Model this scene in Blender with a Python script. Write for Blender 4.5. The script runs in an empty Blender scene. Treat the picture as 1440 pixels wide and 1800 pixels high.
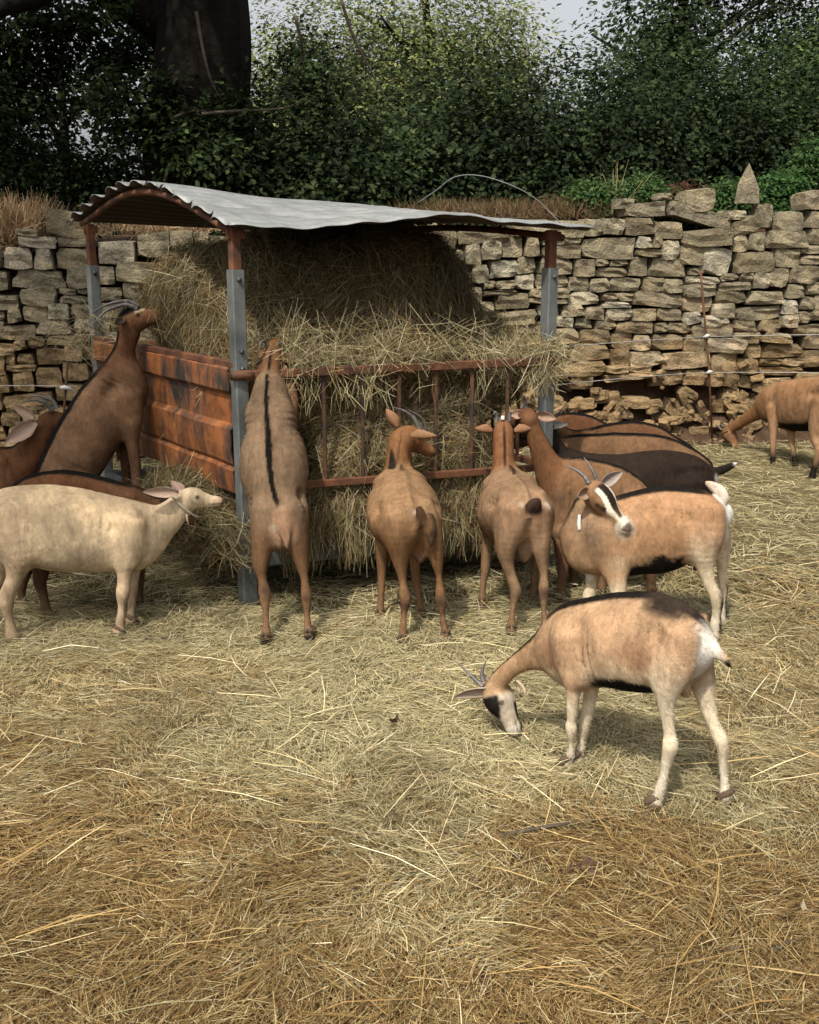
import bpy, math, random
import numpy as np
from mathutils import Vector, Matrix, Euler

random.seed(7)
RNG = np.random.default_rng(11)
sc = bpy.context.scene
COL = sc.collection

# ------------------------------------------------------------------ camera, sky, sun, exposure
CAM_H, PITCH, FPX = 1.9, math.radians(14.0), 1831.0
cam = bpy.data.cameras.new('camera')
cam.sensor_fit = 'VERTICAL'; cam.sensor_height = 36.0; cam.lens = FPX / 1800.0 * 36.0
cam.clip_start = 0.05; cam.clip_end = 500
camo = bpy.data.objects.new('camera', cam); COL.objects.link(camo)
camo.location = (0, 0, CAM_H); camo.rotation_euler = (math.radians(90) - PITCH, 0, 0)
sc.camera = camo

SUN_EL, SUN_AZ = math.radians(56), math.radians(205)      # azimuth of the sun, clockwise from +Y
sdir = Vector((math.sin(SUN_AZ) * math.cos(SUN_EL), math.cos(SUN_AZ) * math.cos(SUN_EL), math.sin(SUN_EL)))
w = bpy.data.worlds.new('World'); sc.world = w; w.use_nodes = True
nt = w.node_tree; nt.nodes.clear()
out = nt.nodes.new('ShaderNodeOutputWorld'); bg = nt.nodes.new('ShaderNodeBackground')
sky = nt.nodes.new('ShaderNodeTexSky'); sky.sky_type = 'NISHITA'; sky.sun_disc = False
sky.sun_elevation = SUN_EL; sky.sun_rotation = SUN_AZ; sky.air_density = 1.0; sky.dust_density = 6.0; sky.ozone_density = 1.0
hsv = nt.nodes.new('ShaderNodeHueSaturation'); hsv.inputs['Saturation'].default_value = 0.22; hsv.inputs['Value'].default_value = 1.75
nt.links.new(sky.outputs[0], hsv.inputs['Color']); nt.links.new(hsv.outputs[0], bg.inputs[0])
bg.inputs[1].default_value = 0.105
nt.links.new(bg.outputs[0], out.inputs[0])
sl = bpy.data.lights.new('sun', 'SUN'); sl.energy = 5.0; sl.angle = math.radians(1.2); sl.color = (1.0, 0.93, 0.82)
so = bpy.data.objects.new('sun', sl); COL.objects.link(so)
so.rotation_euler = sdir.to_track_quat('Z', 'Y').to_euler(); so.location = (-3, -4, 9)
sc.view_settings.view_transform = 'Standard'; sc.view_settings.look = 'None'
sc.view_settings.exposure = 0.25; sc.view_settings.gamma = 1.0
sc.view_settings.use_curve_mapping = False
sc.cycles.max_bounces = 6; sc.cycles.transparent_max_bounces = 8
sc.cycles.diffuse_bounces = 3

# ------------------------------------------------------------------ helpers
CP, SP = math.cos(PITCH), math.sin(PITCH)
def ray(px, py):
    u = (px - 720.0) / FPX; v = (900.0 - py) / FPX
    return np.array([u, CP + v * SP, -SP + v * CP])
def P(px, py, Y):
    d = ray(px, py); t = Y / d[1]
    return np.array([0, 0, CAM_H]) + d * t
def G(px, py, z=0.0):
    d = ray(px, py); t = (z - CAM_H) / d[2]
    return np.array([0, 0, CAM_H]) + d * t
def depth(p):                      # camera depth of a point -> metres per photo pixel
    return (p[1] * CP - (p[2] - CAM_H) * SP) / FPX
def nrm(v):
    v = np.asarray(v, float); return v / (np.linalg.norm(v) + 1e-12)

def hash3(ix, iy, iz, seed):
    n = (ix.astype(np.int64) * 374761393 + iy.astype(np.int64) * 668265263 + iz.astype(np.int64) * 2147483647 + seed * 1274126177) & 0xffffffff
    n = ((n ^ (n >> 13)) * 1274126177) & 0xffffffff
    n = (n ^ (n >> 16)) & 0xffff
    return n.astype(np.float64) / 65535.0
def vnoise(Q, scale=1.0, seed=0):
    Q = np.asarray(Q, float) * scale + 1000.0
    I = np.floor(Q).astype(np.int64); F = Q - I; F = F * F * (3 - 2 * F)
    r = 0
    for dx in (0, 1):
        for dy in (0, 1):
            for dz in (0, 1):
                wgt = (F[:, 0] if dx else 1 - F[:, 0]) * (F[:, 1] if dy else 1 - F[:, 1]) * (F[:, 2] if dz else 1 - F[:, 2])
                r = r + wgt * hash3(I[:, 0] + dx, I[:, 1] + dy, I[:, 2] + dz, seed)
    return r
def fbm(Q, scale=1.0, seed=0, o=3):
    r = 0; a = 0.5; s = scale; t = 0
    for i in range(o):
        r = r + a * vnoise(Q, s, seed + i * 17); t += a; a *= .5; s *= 2.03
    return r / t
def sstep(x, a, b):
    t = np.clip((x - a) / (b - a), 0, 1); return t * t * (3 - 2 * t)

def tag(o, label=None, cat=None, group=None, kind=None):
    if label: o['label'] = label
    if cat: o['category'] = cat
    if group: o['group'] = group
    if kind: o['kind'] = kind
    return o
def empty(name, loc=(0, 0, 0)):
    o = bpy.data.objects.new(name, None); COL.objects.link(o); o.location = Vector([float(x) for x in loc])
    o.empty_display_size = 0.1
    return o
def link(name, me, mat=None, parent=None):
    o = bpy.data.objects.new(name, me); COL.objects.link(o)
    if mat and not len(me.materials): me.materials.append(mat)
    if parent:
        o.parent = parent
        o.matrix_parent_inverse = Matrix.Translation(-parent_loc(parent))
    return o
def parent_loc(p):
    l = Vector(p.location)
    while p.parent:
        p = p.parent
    return Vector(p.location)
def mesh_np(name, V, F, col=None, smooth=False, norms=None):
    """V (n,3); F (m,k) all faces of one size k"""
    V = np.asarray(V, np.float32); F = np.asarray(F, np.int32)
    me = bpy.data.meshes.new(name)
    me.vertices.add(len(V)); me.vertices.foreach_set('co', V.ravel())
    k = F.shape[1]
    me.loops.add(F.size); me.loops.foreach_set('vertex_index', F.ravel())
    me.polygons.add(len(F)); me.polygons.foreach_set('loop_start', np.arange(0, F.size, k, dtype=np.int32))
    if smooth: me.polygons.foreach_set('use_smooth', np.ones(len(F), bool))
    me.update(calc_edges=True)
    if col is not None:
        a = me.color_attributes.new('Col', 'FLOAT_COLOR', 'POINT')
        c = np.ones((len(V), 4), np.float32); c[:, :3] = np.asarray(col) * KA
        a.data.foreach_set('color', c.ravel())
    if norms is not None:
        me.normals_split_custom_set_from_vertices(norms.tolist())
    return me

KA = .68
class MB:
    """collects simple solids into one mesh"""
    def __init__(s): s.V = []; s.F = []; s.n = 0; s.S = []
    def add(s, V, F, smooth=False):
        s.V.extend([tuple(map(float, v)) for v in V])
        s.F.extend([tuple(i + s.n for i in f) for f in F]); s.S.extend([smooth] * len(F)); s.n = len(s.V)
    def beam(s, a, b, wx, wz, up=(0, 0, 1), bev=0.12):
        a = np.asarray(a, float); b = np.asarray(b, float); t = nrm(b - a)
        up = np.asarray(up, float)
        if abs(np.dot(t, up)) > .95: up = np.array([0, 1, 0.])
        x = nrm(np.cross(t, up)); z = nrm(np.cross(x, t))
        c = min(wx, wz) * bev
        prof = [(-wx/2 + c, -wz/2), (wx/2 - c, -wz/2), (wx/2, -wz/2 + c), (wx/2, wz/2 - c), (wx/2 - c, wz/2), (-wx/2 + c, wz/2), (-wx/2, wz/2 - c), (-wx/2, -wz/2 + c)]
        V = [p + x * u + z * v for p in (a, b) for u, v in prof]
        F = [tuple(range(7, -1, -1)), tuple(range(8, 16))] + [(i, (i + 1) % 8, (i + 1) % 8 + 8, i + 8) for i in range(8)]
        s.add(V, F); return s
    def tube(s, pts, rad, n=8, caps=True):
        pts = [np.asarray(p, float) for p in pts]
        m = len(pts)
        if not hasattr(rad, '__len__'): rad = [rad] * m
        if len(rad) != m: rad = list(np.interp(np.linspace(0, 1, m), np.linspace(0, 1, len(rad)), rad))
        V = []; prev = None
        for i, p in enumerate(pts):
            t = nrm(pts[min(i + 1, m - 1)] - pts[max(i - 1, 0)])
            if prev is None:
                a = np.array([0, 0, 1.]) if abs(t[2]) < .9 else np.array([1., 0, 0])
                x = nrm(np.cross(t, a))
            else:
                x = nrm(prev - t * np.dot(prev, t))
            prev = x; y = np.cross(t, x)
            for j in range(n):
                an = 2 * math.pi * j / n
                V.append(p + (x * math.cos(an) + y * math.sin(an)) * rad[i])
        F = [(i * n + j, i * n + (j + 1) % n, (i + 1) * n + (j + 1) % n, (i + 1) * n + j) for i in range(m - 1) for j in range(n)]
        if caps: F += [tuple(range(n - 1, -1, -1)), tuple(range((m - 1) * n, m * n))]
        s.add(V, F, True); return s
    def build(s, name, mat, parent=None):
        me = bpy.data.meshes.new(name); me.from_pydata(s.V, [], s.F); me.update()
        me.polygons.foreach_set('use_smooth', s.S)
        return link(name, me, mat, parent)

def catmull(pts, sub):
    pts = np.asarray(pts, float); n = len(pts); outp = []
    for i in range(n - 1):
        p0 = pts[max(i - 1, 0)]; p1 = pts[i]; p2 = pts[i + 1]; p3 = pts[min(i + 2, n - 1)]
        for k in range(sub):
            t = k / sub
            outp.append(.5 * ((2 * p1) + (-p0 + p2) * t + (2 * p0 - 5 * p1 + 4 * p2 - p3) * t * t + (-p0 + 3 * p1 - 3 * p2 + p3) * t ** 3))
    outp.append(pts[-1]); return np.array(outp)

# ------------------------------------------------------------------ materials
def new_mat(name):
    m = bpy.data.materials.new(name); m.use_nodes = True; n = m.node_tree
    return m, n, n.nodes['Principled BSDF']
def nd(n, t, **kw):
    x = n.nodes.new(t)
    for k, v in kw.items():
        if k.startswith('i_'): x.inputs[k[2:].replace('_', ' ')].default_value = v
        else: setattr(x, k, v)
    return x
def noise_node(n, scale, detail=4, rough=.6, coord='Object', vscale=None):
    tc = nd(n, 'ShaderNodeTexCoord'); src = tc.outputs[coord]
    if vscale:
        mp = nd(n, 'ShaderNodeMapping'); mp.inputs['Scale'].default_value = vscale
        n.links.new(src, mp.inputs[0]); src = mp.outputs[0]
    t = nd(n, 'ShaderNodeTexNoise'); t.inputs['Scale'].default_value = scale; t.inputs['Detail'].default_value = detail; t.inputs['Roughness'].default_value = rough
    n.links.new(src, t.inputs['Vector']); return t.outputs['Fac']
def ramp(n, fac, stops, k=1.0):
    stops = [(p, tuple(v * k for v in c)) for p, c in stops]
    r = nd(n, 'ShaderNodeValToRGB'); e = r.color_ramp.elements
    while len(e) < len(stops): e.new(0.5)
    for i, (p, c) in enumerate(stops):
        e[i].position = p; e[i].color = (*c, 1) if len(c) == 3 else c
    n.links.new(fac, r.inputs[0]); return r.outputs[0]
def mixc(n, fac, a, b, mode='MIX'):
    m = nd(n, 'ShaderNodeMix', data_type='RGBA', blend_type=mode)
    for sock, v in ((m.inputs[0], fac), (m.inputs[6], a), (m.inputs[7], b)):
        if hasattr(v, 'is_output'): n.links.new(v, sock)
        elif isinstance(v, (int, float)): sock.default_value = v
        else: sock.default_value = (*v, 1)
    return m.outputs[2]
def bump(n, bs, fac, strength=.5, dist=.01):
    b = nd(n, 'ShaderNodeBump'); b.inputs['Strength'].default_value = strength; b.inputs['Distance'].default_value = dist
    n.links.new(fac, b.inputs['Height']); n.links.new(b.outputs[0], bs.inputs['Normal'])

def mat_simple(name, stops, scale=20, rough=.8, metal=0, bumps=.4, bdist=.004, spec=.3, vscale=None):
    m, n, b = new_mat(name)
    f = noise_node(n, scale, 5, .65, vscale=vscale)
    n.links.new(ramp(n, f, stops, KA), b.inputs['Base Color'])
    b.inputs['Roughness'].default_value = rough; b.inputs['Metallic'].default_value = metal
    b.inputs['Specular IOR Level'].default_value = spec
    if bumps: bump(n, b, noise_node(n, scale * 2.3, 5, .7), bumps, bdist)
    return m
def mat_attr(name, rough=.8, nscale=60, namp=(.8, 1.2), trans=0.0, vscale=None, bumps=0, bdist=.002, spec=.2, sheen=0):
    m, n, b = new_mat(name)
    at = nd(n, 'ShaderNodeAttribute', attribute_name='Col')
    c = at.outputs['Color']
    if nscale:
        f = noise_node(n, nscale, 4, .7, vscale=vscale)
        r = ramp(n, f, [(.3, (namp[0],) * 3), (.7, (namp[1],) * 3)])
        c = mixc(n, 1.0, c, r, 'MULTIPLY')
    n.links.new(c, b.inputs['Base Color']); b.inputs['Roughness'].default_value = rough
    b.inputs['Specular IOR Level'].default_value = spec
    if sheen: b.inputs['Sheen Weight'].default_value = sheen; b.inputs['Sheen Roughness'].default_value = .5
    if bumps: bump(n, b, noise_node(n, nscale * 1.5, 5, .75, vscale=vscale), bumps, bdist)
    if trans:
        tr = nd(n, 'ShaderNodeBsdfTranslucent'); n.links.new(c, tr.inputs[0])
        mx = nd(n, 'ShaderNodeMixShader'); mx.inputs[0].default_value = trans
        n.links.new(b.outputs[0], mx.inputs[1]); n.links.new(tr.outputs[0], mx.inputs[2])
        n.links.new(mx.outputs[0], n.nodes['Material Output'].inputs[0])
    return m

M = {}
M['straw'] = mat_attr('straw', .65, 0, trans=.22, spec=.12)
M['leaf'] = mat_attr('leaf', .7, 0, trans=.4, spec=.10)
M['coat'] = mat_attr('coat', .75, 55, (.80, 1.18), vscale=(1, 1, .4), bumps=.8, bdist=.005, spec=.04, sheen=.0)
M['fur'] = mat_attr('fur', .8, 0, spec=.05)
M['ear'] = mat_attr('ear_skin', .7, 70, (.85, 1.12), trans=.12, bumps=.3, spec=.2)
M['horn'] = mat_simple('horn', [(.3, (.05, .045, .042)), (.7, (.17, .155, .14))], 30, .45, 0, .6, .003, .4)
M['eye'] = mat_simple('eye', [(.3, (.006, .005, .004)), (.7, (.02, .014, .008))], 30, .12, 0, 0, spec=.6)
M['ground'] = mat_attr('litter_ground', .95, 14, (.55, 1.25), bumps=.9, bdist=.02, spec=.1)

def rust_mat(name, paint=(.03, .03, .028), amt=.5, zs=1.0, orange=((.10, .028, .010), (.30, .085, .022))):
    m, n, b = new_mat(name)
    f = noise_node(n, 9, 6, .65); g = noise_node(n, 5.5, 7, .68, vscale=(1, 1, zs)); h = noise_node(n, 70, 4, .7)
    oc = ramp(n, f, [(.3, orange[0]), (.55, orange[1]), (.8, (.30, .14, .06))])
    oc = mixc(n, .5, oc, ramp(n, h, [(.3, (.5, .5, .5)), (.7, (1.1, 1.1, 1.1))]), 'MULTIPLY')
    k = ramp(n, g, [(amt - .07, (0, 0, 0)), (amt + .09, (1, 1, 1))])
    n.links.new(mixc(n, k, mixc(n, 1, oc, (KA, KA, KA), 'MULTIPLY'), tuple(v * KA for v in paint)), b.inputs['Base Color'])
    b.inputs['Roughness'].default_value = .75; b.inputs['Specular IOR Level'].default_value = .3
    bump(n, b, h, .4, .003)
    return m
M['rust'] = rust_mat('rusty_steel', (.05, .028, .02), .56, 1, ((.075, .028, .014), (.17, .065, .028)))
M['rust_dark'] = rust_mat('dark_rusty_steel', (.035, .02, .015), .46, 1, ((.06, .024, .013), (.14, .06, .026)))
M['rust_panel'] = rust_mat('rusty_painted_panel', (.030, .028, .024), .50, .35, ((.15, .050, .016), (.36, .125, .034)))
M['galv'] = mat_simple('galvanised_steel', [(.25, (.09, .10, .10)), (.5, (.17, .185, .18)), (.75, (.23, .245, .235))], 7, .55, .35, .25, .002, .4)
M['galv_dark'] = mat_simple('weathered_steel', [(.3, (.045, .05, .048)), (.7, (.12, .13, .125))], 8, .7, .2, .3, .003, .3)
M['bolt'] = mat_simple('bolt_steel', [(.3, (.05, .05, .05)), (.7, (.14, .14, .14))], 40, .5, .5, .2)
M['wire'] = mat_simple('wire_white', [(.3, (.42, .42, .40)), (.7, (.62, .62, .58))], 60, .6, 0, 0)
M['bark'] = mat_simple('bark', [(.3, (.007, .006, .005)), (.7, (.024, .019, .015))], 6, .95, 0, 1.0, .06, .1, vscale=(1, 1, .3))
M['twig'] = mat_simple('twig_bark', [(.3, (.05, .04, .03)), (.7, (.12, .10, .075))], 20, .9, 0, .4, .004, .1)
M['soil'] = mat_simple('wall_soil', [(.25, (.030, .018, .011)), (.5, (.075, .045, .028)), (.8, (.15, .095, .06))], 5, .97, 0, 1.0, .04, .05)
def stone_mat():
    m, n, b = new_mat('limestone')
    oi = nd(n, 'ShaderNodeObjectInfo'); geo = nd(n, 'ShaderNodeNewGeometry')
    base = ramp(n, oi.outputs['Random'], [(0, (.19, .155, .095)), (.25, (.33, .275, .18)), (.5, (.26, .225, .155)), (.75, (.37, .31, .20)), (.92, (.46, .42, .32)), (1, (.25, .18, .10))], KA)
    tc = nd(n, 'ShaderNodeTexCoord')
    def nz(s, d, r=.65):
        t = nd(n, 'ShaderNodeTexNoise'); t.inputs['Scale'].default_value = s; t.inputs['Detail'].default_value = d; t.inputs['Roughness'].default_value = r
        n.links.new(geo.outputs['Position'], t.inputs['Vector']); return t.outputs['Fac']
    l = nz(6, 6); c = mixc(n, 1, base, ramp(n, l, [(.3, (.42, .42, .40)), (.5, (.95, .95, .95)), (.68, (1.4, 1.36, 1.25))]), 'MULTIPLY')
    li = nz(28, 5, .7); c = mixc(n, ramp(n, li, [(.55, (0, 0, 0)), (.68, (.5, .5, .5))]), c, (.085, .085, .068))
    # earth stain low on the wall, where soil has washed out between the stones
    sp = nd(n, 'ShaderNodeSeparateXYZ'); n.links.new(geo.outputs['Position'], sp.inputs[0])
    ad = nd(n, 'ShaderNodeMath', operation='MULTIPLY_ADD'); n.links.new(nz(2.2, 3), ad.inputs[0]); ad.inputs[1].default_value = -1.6; n.links.new(sp.outputs[2], ad.inputs[2])
    st = ramp(n, ad.outputs[0], [(0.0, (.75, .75, .75)), (.55, (0, 0, 0))])
    c = mixc(n, st, c, mixc(n, 1, c, (1.02, .78, .56), 'MULTIPLY'))
    n.links.new(c, b.inputs['Base Color']); b.inputs['Roughness'].default_value = .93; b.inputs['Specular IOR Level'].default_value = .12
    bp = nd(n, 'ShaderNodeBump'); bp.inputs['Strength'].default_value = .9; bp.inputs['Distance'].default_value = .035
    mx = nd(n, 'ShaderNodeMath', operation='MULTIPLY_ADD'); n.links.new(nz(11, 7, .7), mx.inputs[0]); mx.inputs[1].default_value = 1.0
    n.links.new(nz(45, 3), mx.inputs[2]); n.links.new(mx.outputs[0], bp.inputs['Height']); n.links.new(bp.outputs[0], b.inputs['Normal'])
    return m
M['stone'] = stone_mat()
def roof_mat():
    m, n, b = new_mat('corrugated_zinc')
    tc = nd(n, 'ShaderNodeTexCoord')
    f = noise_node(n, 3.5, 7, .75, vscale=(.35, 4, 1)); g = noise_node(n, 30, 4, .7)
    c = ramp(n, f, [(.28, (.14, .145, .14)), (.5, (.25, .26, .255)), (.72, (.35, .36, .35))], KA)
    c = mixc(n, .6, c, ramp(n, g, [(.3, (.75, .75, .75)), (.7, (1.12, 1.12, 1.12))]), 'MULTIPLY')
    c = mixc(n, ramp(n, noise_node(n, 5, 7, .75), [(.62, (0, 0, 0)), (.75, (.6, .6, .6))]), c, (.16, .14, .115))
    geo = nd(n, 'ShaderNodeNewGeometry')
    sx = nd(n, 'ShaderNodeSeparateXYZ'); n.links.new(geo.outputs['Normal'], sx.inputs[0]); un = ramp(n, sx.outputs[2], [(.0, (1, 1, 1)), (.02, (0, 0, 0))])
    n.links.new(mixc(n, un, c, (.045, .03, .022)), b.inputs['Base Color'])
    b.inputs['Metallic'].default_value = .25; b.inputs['Roughness'].default_value = .6
    bump(n, b, g, .2, .002)
    return m
M['roof'] = roof_mat()

# ------------------------------------------------------------------ straw builder
def straws(p0, dr, L, nr, wd, bend, col, name, seg=2):
    """ribbons: p0 centre (n,3), dr unit dir, L length, nr plate normal, wd width, bend offset along nr"""
    n = len(p0); side = np.cross(dr, nr); side /= (np.linalg.norm(side, axis=1, keepdims=True) + 1e-9)
    L = L[:, None]; wd = wd[:, None]; bend = bend[:, None]
    lat = RNG.normal(0, .035, (n, 1)) * L
    A = p0 - dr * L / 2; B = p0 + nr * bend * L + side * lat; C = p0 + dr * L / 2
    V = np.stack([A - side * wd * .35, A + side * wd * .35, B - side * wd / 2, B + side * wd / 2, C - side * wd * .25, C + side * wd * .25], 1).reshape(-1, 3)
    if seg == 1:
        m = int(n * .8); i = np.arange(m)[:, None] * 4
        V1 = np.stack([A - side * wd * .4, A + side * wd * .4, C + side * wd * .3, C - side * wd * .3], 1)[:m].reshape(-1, 3)
        V2 = V.reshape(n, 6, 3)[m:].reshape(-1, 3); j = np.arange(n - m)[:, None] * 6 + 4 * m
        F = np.concatenate([i + np.array([[0, 1, 2, 3]]), j + np.array([[0, 1, 3, 2]]), j + np.array([[2, 3, 5, 4]])], 0)
        return np.concatenate([V1, V2]), F, np.concatenate([np.repeat(col[:m], 4, 0), np.repeat(col[m:], 6, 0)])
    i = np.arange(n)[:, None] * 6
    F = np.concatenate([i + np.array([[0, 1, 3, 2]]), i + np.array([[2, 3, 5, 4]])], 0)
    c = np.repeat(col, 6, 0)
    return V, F, c
def relief(X, Y):
    Q = np.stack([X, Y, np.zeros_like(X)], -1).reshape(-1, 3)
    r = fbm(Q, 2.2, 5, 3) * .05 + fbm(Q, 9, 9, 2) * .025 - .04
    return r.reshape(np.shape(X))
# ------------------------------------------------------------------ implicit bodies
def smin(a, b, k):
    h = np.maximum(k - np.abs(a - b), 0) / k
    return np.minimum(a, b) - h * h * k * .25
class Chain:
    """a limb or trunk: stations with centre, U axis (half size h) and L axis (half size w)"""
    def __init__(s, name, C, U, h, L, w, k=.03, sub=3):
        n = len(C)
        D = np.concatenate([np.asarray(C, float), np.asarray(U, float), np.asarray(L, float), np.asarray(h, float)[:, None], np.asarray(w, float)[:, None]], 1)
        D = catmull(D, sub)
        s.name = name; s.k = k
        s.C = D[:, :3]; s.U = D[:, 3:6]; s.L = D[:, 6:9]; s.h = np.maximum(D[:, 9], .003); s.w = np.maximum(D[:, 10], .003)
        s.U /= np.linalg.norm(s.U, axis=1, keepdims=True); s.L /= np.linalg.norm(s.L, axis=1, keepdims=True)
    def bbox(s, m):
        r = np.maximum(s.h, s.w)[:, None] + m
        return (s.C - r).min(0), (s.C + r).max(0)
    def seg(s, i, Q):
        a = s.C[i]; b = s.C[i + 1]; ab = b - a; L2 = ab @ ab + 1e-12
        t = np.clip(((Q - a) @ ab) / L2, 0, 1)
        c = a + t[:, None] * ab
        U = nrm(s.U[i] + s.U[i + 1]); Lt = nrm(s.L[i] + s.L[i + 1]); A = nrm(np.cross(U, Lt))
        h = s.h[i] + t * (s.h[i + 1] - s.h[i]); w_ = s.w[i] + t * (s.w[i + 1] - s.w[i])
        v = Q - c; u = v @ U / h; l = v @ Lt / w_; x = v @ A / np.minimum(h, w_)
        q = np.sqrt(u * u + l * l + x * x) + 1e-9
        d = np.sqrt((v * v).sum(1)) * (1 - 1 / q)
        d = np.where(q < .35, -np.minimum(h, w_) * .65, d)
        return d, (i + t) / (len(s.C) - 1), u, l
    def eval(s, Q):
        D = T = Uu = Ll = None
        for i in range(len(s.C) - 1):
            d, t, u, l = s.seg(i, Q)
            if D is None: D, T, Uu, Ll = d, t, u, l
            else:
                m = d < D; D = np.where(m, d, D); T = np.where(m, t, T); Uu = np.where(m, u, Uu); Ll = np.where(m, l, Ll)
        return D, T, Uu, Ll

def surface_nets(D, org, vs):
    nx, ny, nz = D.shape
    ins = D < 0
    cnt = np.zeros((nx - 1, ny - 1, nz - 1), np.int8)
    for dx in (0, 1):
        for dy in (0, 1):
            for dz in (0, 1):
                cnt += ins[dx:nx - 1 + dx, dy:ny - 1 + dy, dz:nz - 1 + dz]
    act = (cnt > 0) & (cnt < 8)
    ix, iy, iz = np.nonzero(act); n = len(ix)
    idx = -np.ones(act.shape, np.int64); idx[ix, iy, iz] = np.arange(n)
    acc = np.zeros((n, 3)); c = np.zeros(n)
    for ax in range(3):
        for a in (0, 1):
            for b in (0, 1):
                o = [0, 0, 0]; o[(ax + 1) % 3] = a; o[(ax + 2) % 3] = b
                e = list(o); e[ax] = 1
                d0 = D[ix + o[0], iy + o[1], iz + o[2]]; d1 = D[ix + e[0], iy + e[1], iz + e[2]]
                m = (d0 < 0) != (d1 < 0)
                t = np.where(m, d0 / np.where(m, d0 - d1, 1), 0)
                p = np.array(o, float)[None].repeat(n, 0); p[:, ax] += t
                acc += p * m[:, None]; c += m
    V = org + (np.stack([ix, iy, iz], 1) + acc / c[:, None]) * vs
    F = []
    for ax in range(3):
        b, c2 = (ax + 1) % 3, (ax + 2) % 3
        sl0 = [slice(None)] * 3; sl1 = [slice(None)] * 3
        sl0[ax] = slice(0, D.shape[ax] - 1); sl1[ax] = slice(1, None)
        i0 = ins[tuple(sl0)]; i1 = ins[tuple(sl1)]
        for flip, m in ((False, i0 & ~i1), (True, ~i0 & i1)):
            I = np.stack(np.nonzero(m), 1)
            I = I[(I[:, b] > 0) & (I[:, c2] > 0) & (I[:, b] < D.shape[b] - 1) & (I[:, c2] < D.shape[c2] - 1)]
            q = []
            for ob, oc in ((0, 0), (-1, 0), (-1, -1), (0, -1)):
                J = I.copy(); J[:, b] += ob; J[:, c2] += oc
                q.append(idx[J[:, 0], J[:, 1], J[:, 2]])
            q = np.stack(q, 1)
            F.append(q if flip else q[:, ::-1])
    F = np.concatenate(F)[:, ::-1]
    return V, F[(F >= 0).all(1)]
def vsmooth(V, F, it, lam=.5):
    n = len(V)
    e = np.concatenate([F[:, [0, 1]], F[:, [1, 2]], F[:, [2, 3]], F[:, [3, 0]]])
    for _ in range(it):
        S = np.zeros_like(V); c = np.zeros(n)
        for k in range(3):
            S[:, k] = np.bincount(e[:, 0], V[e[:, 1], k], n) + np.bincount(e[:, 1], V[e[:, 0], k], n)
        c = np.bincount(e[:, 0], minlength=n) + np.bincount(e[:, 1], minlength=n)
        V = V + lam * (S / c[:, None] - V)
    return V
def vnormals(V, F):
    N = np.cross(V[F[:, 2]] - V[F[:, 0]], V[F[:, 3]] - V[F[:, 1]]); R = np.zeros_like(V)
    for k in range(4):
        for a in range(3): R[:, a] += np.bincount(F[:, k], N[:, a], len(V))
    return R / (np.linalg.norm(R, axis=1, keepdims=True) + 1e-12)
def polygonise(chains, vs):
    m = .05
    bb = [c.bbox(m) for c in chains]
    lo = np.min([b[0] for b in bb], 0); hi = np.max([b[1] for b in bb], 0)
    n = np.ceil((hi - lo) / vs).astype(int) + 1
    D = np.full(n, 1.0, np.float64)
    for c, (a, b) in zip(chains, bb):
        tmp = np.full(n, 1.0)
        for i in range(len(c.C) - 1):
            r = max(c.h[i], c.h[i + 1], c.w[i], c.w[i + 1]) + m
            l = np.minimum(c.C[i], c.C[i + 1]) - r; h = np.maximum(c.C[i], c.C[i + 1]) + r
            i0 = np.maximum(((l - lo) / vs).astype(int), 0); i1 = np.minimum(((h - lo) / vs).astype(int) + 2, n)
            g = np.stack(np.meshgrid(*[lo[k] + vs * np.arange(i0[k], i1[k]) for k in range(3)], indexing='ij'), -1)
            sh = g.shape[:3]
            d = c.seg(i, g.reshape(-1, 3))[0].reshape(sh)
            s_ = tuple(slice(i0[k], i1[k]) for k in range(3))
            tmp[s_] = np.minimum(tmp[s_], d)
        i0 = np.maximum(((a - lo) / vs).astype(int), 0); i1 = np.minimum(((b - lo) / vs).astype(int) + 2, n)
        s_ = tuple(slice(i0[k], i1[k]) for k in range(3))
        D[s_] = smin(D[s_], tmp[s_], c.k)
    V, F = surface_nets(D, lo, vs)
    return V, F

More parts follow.
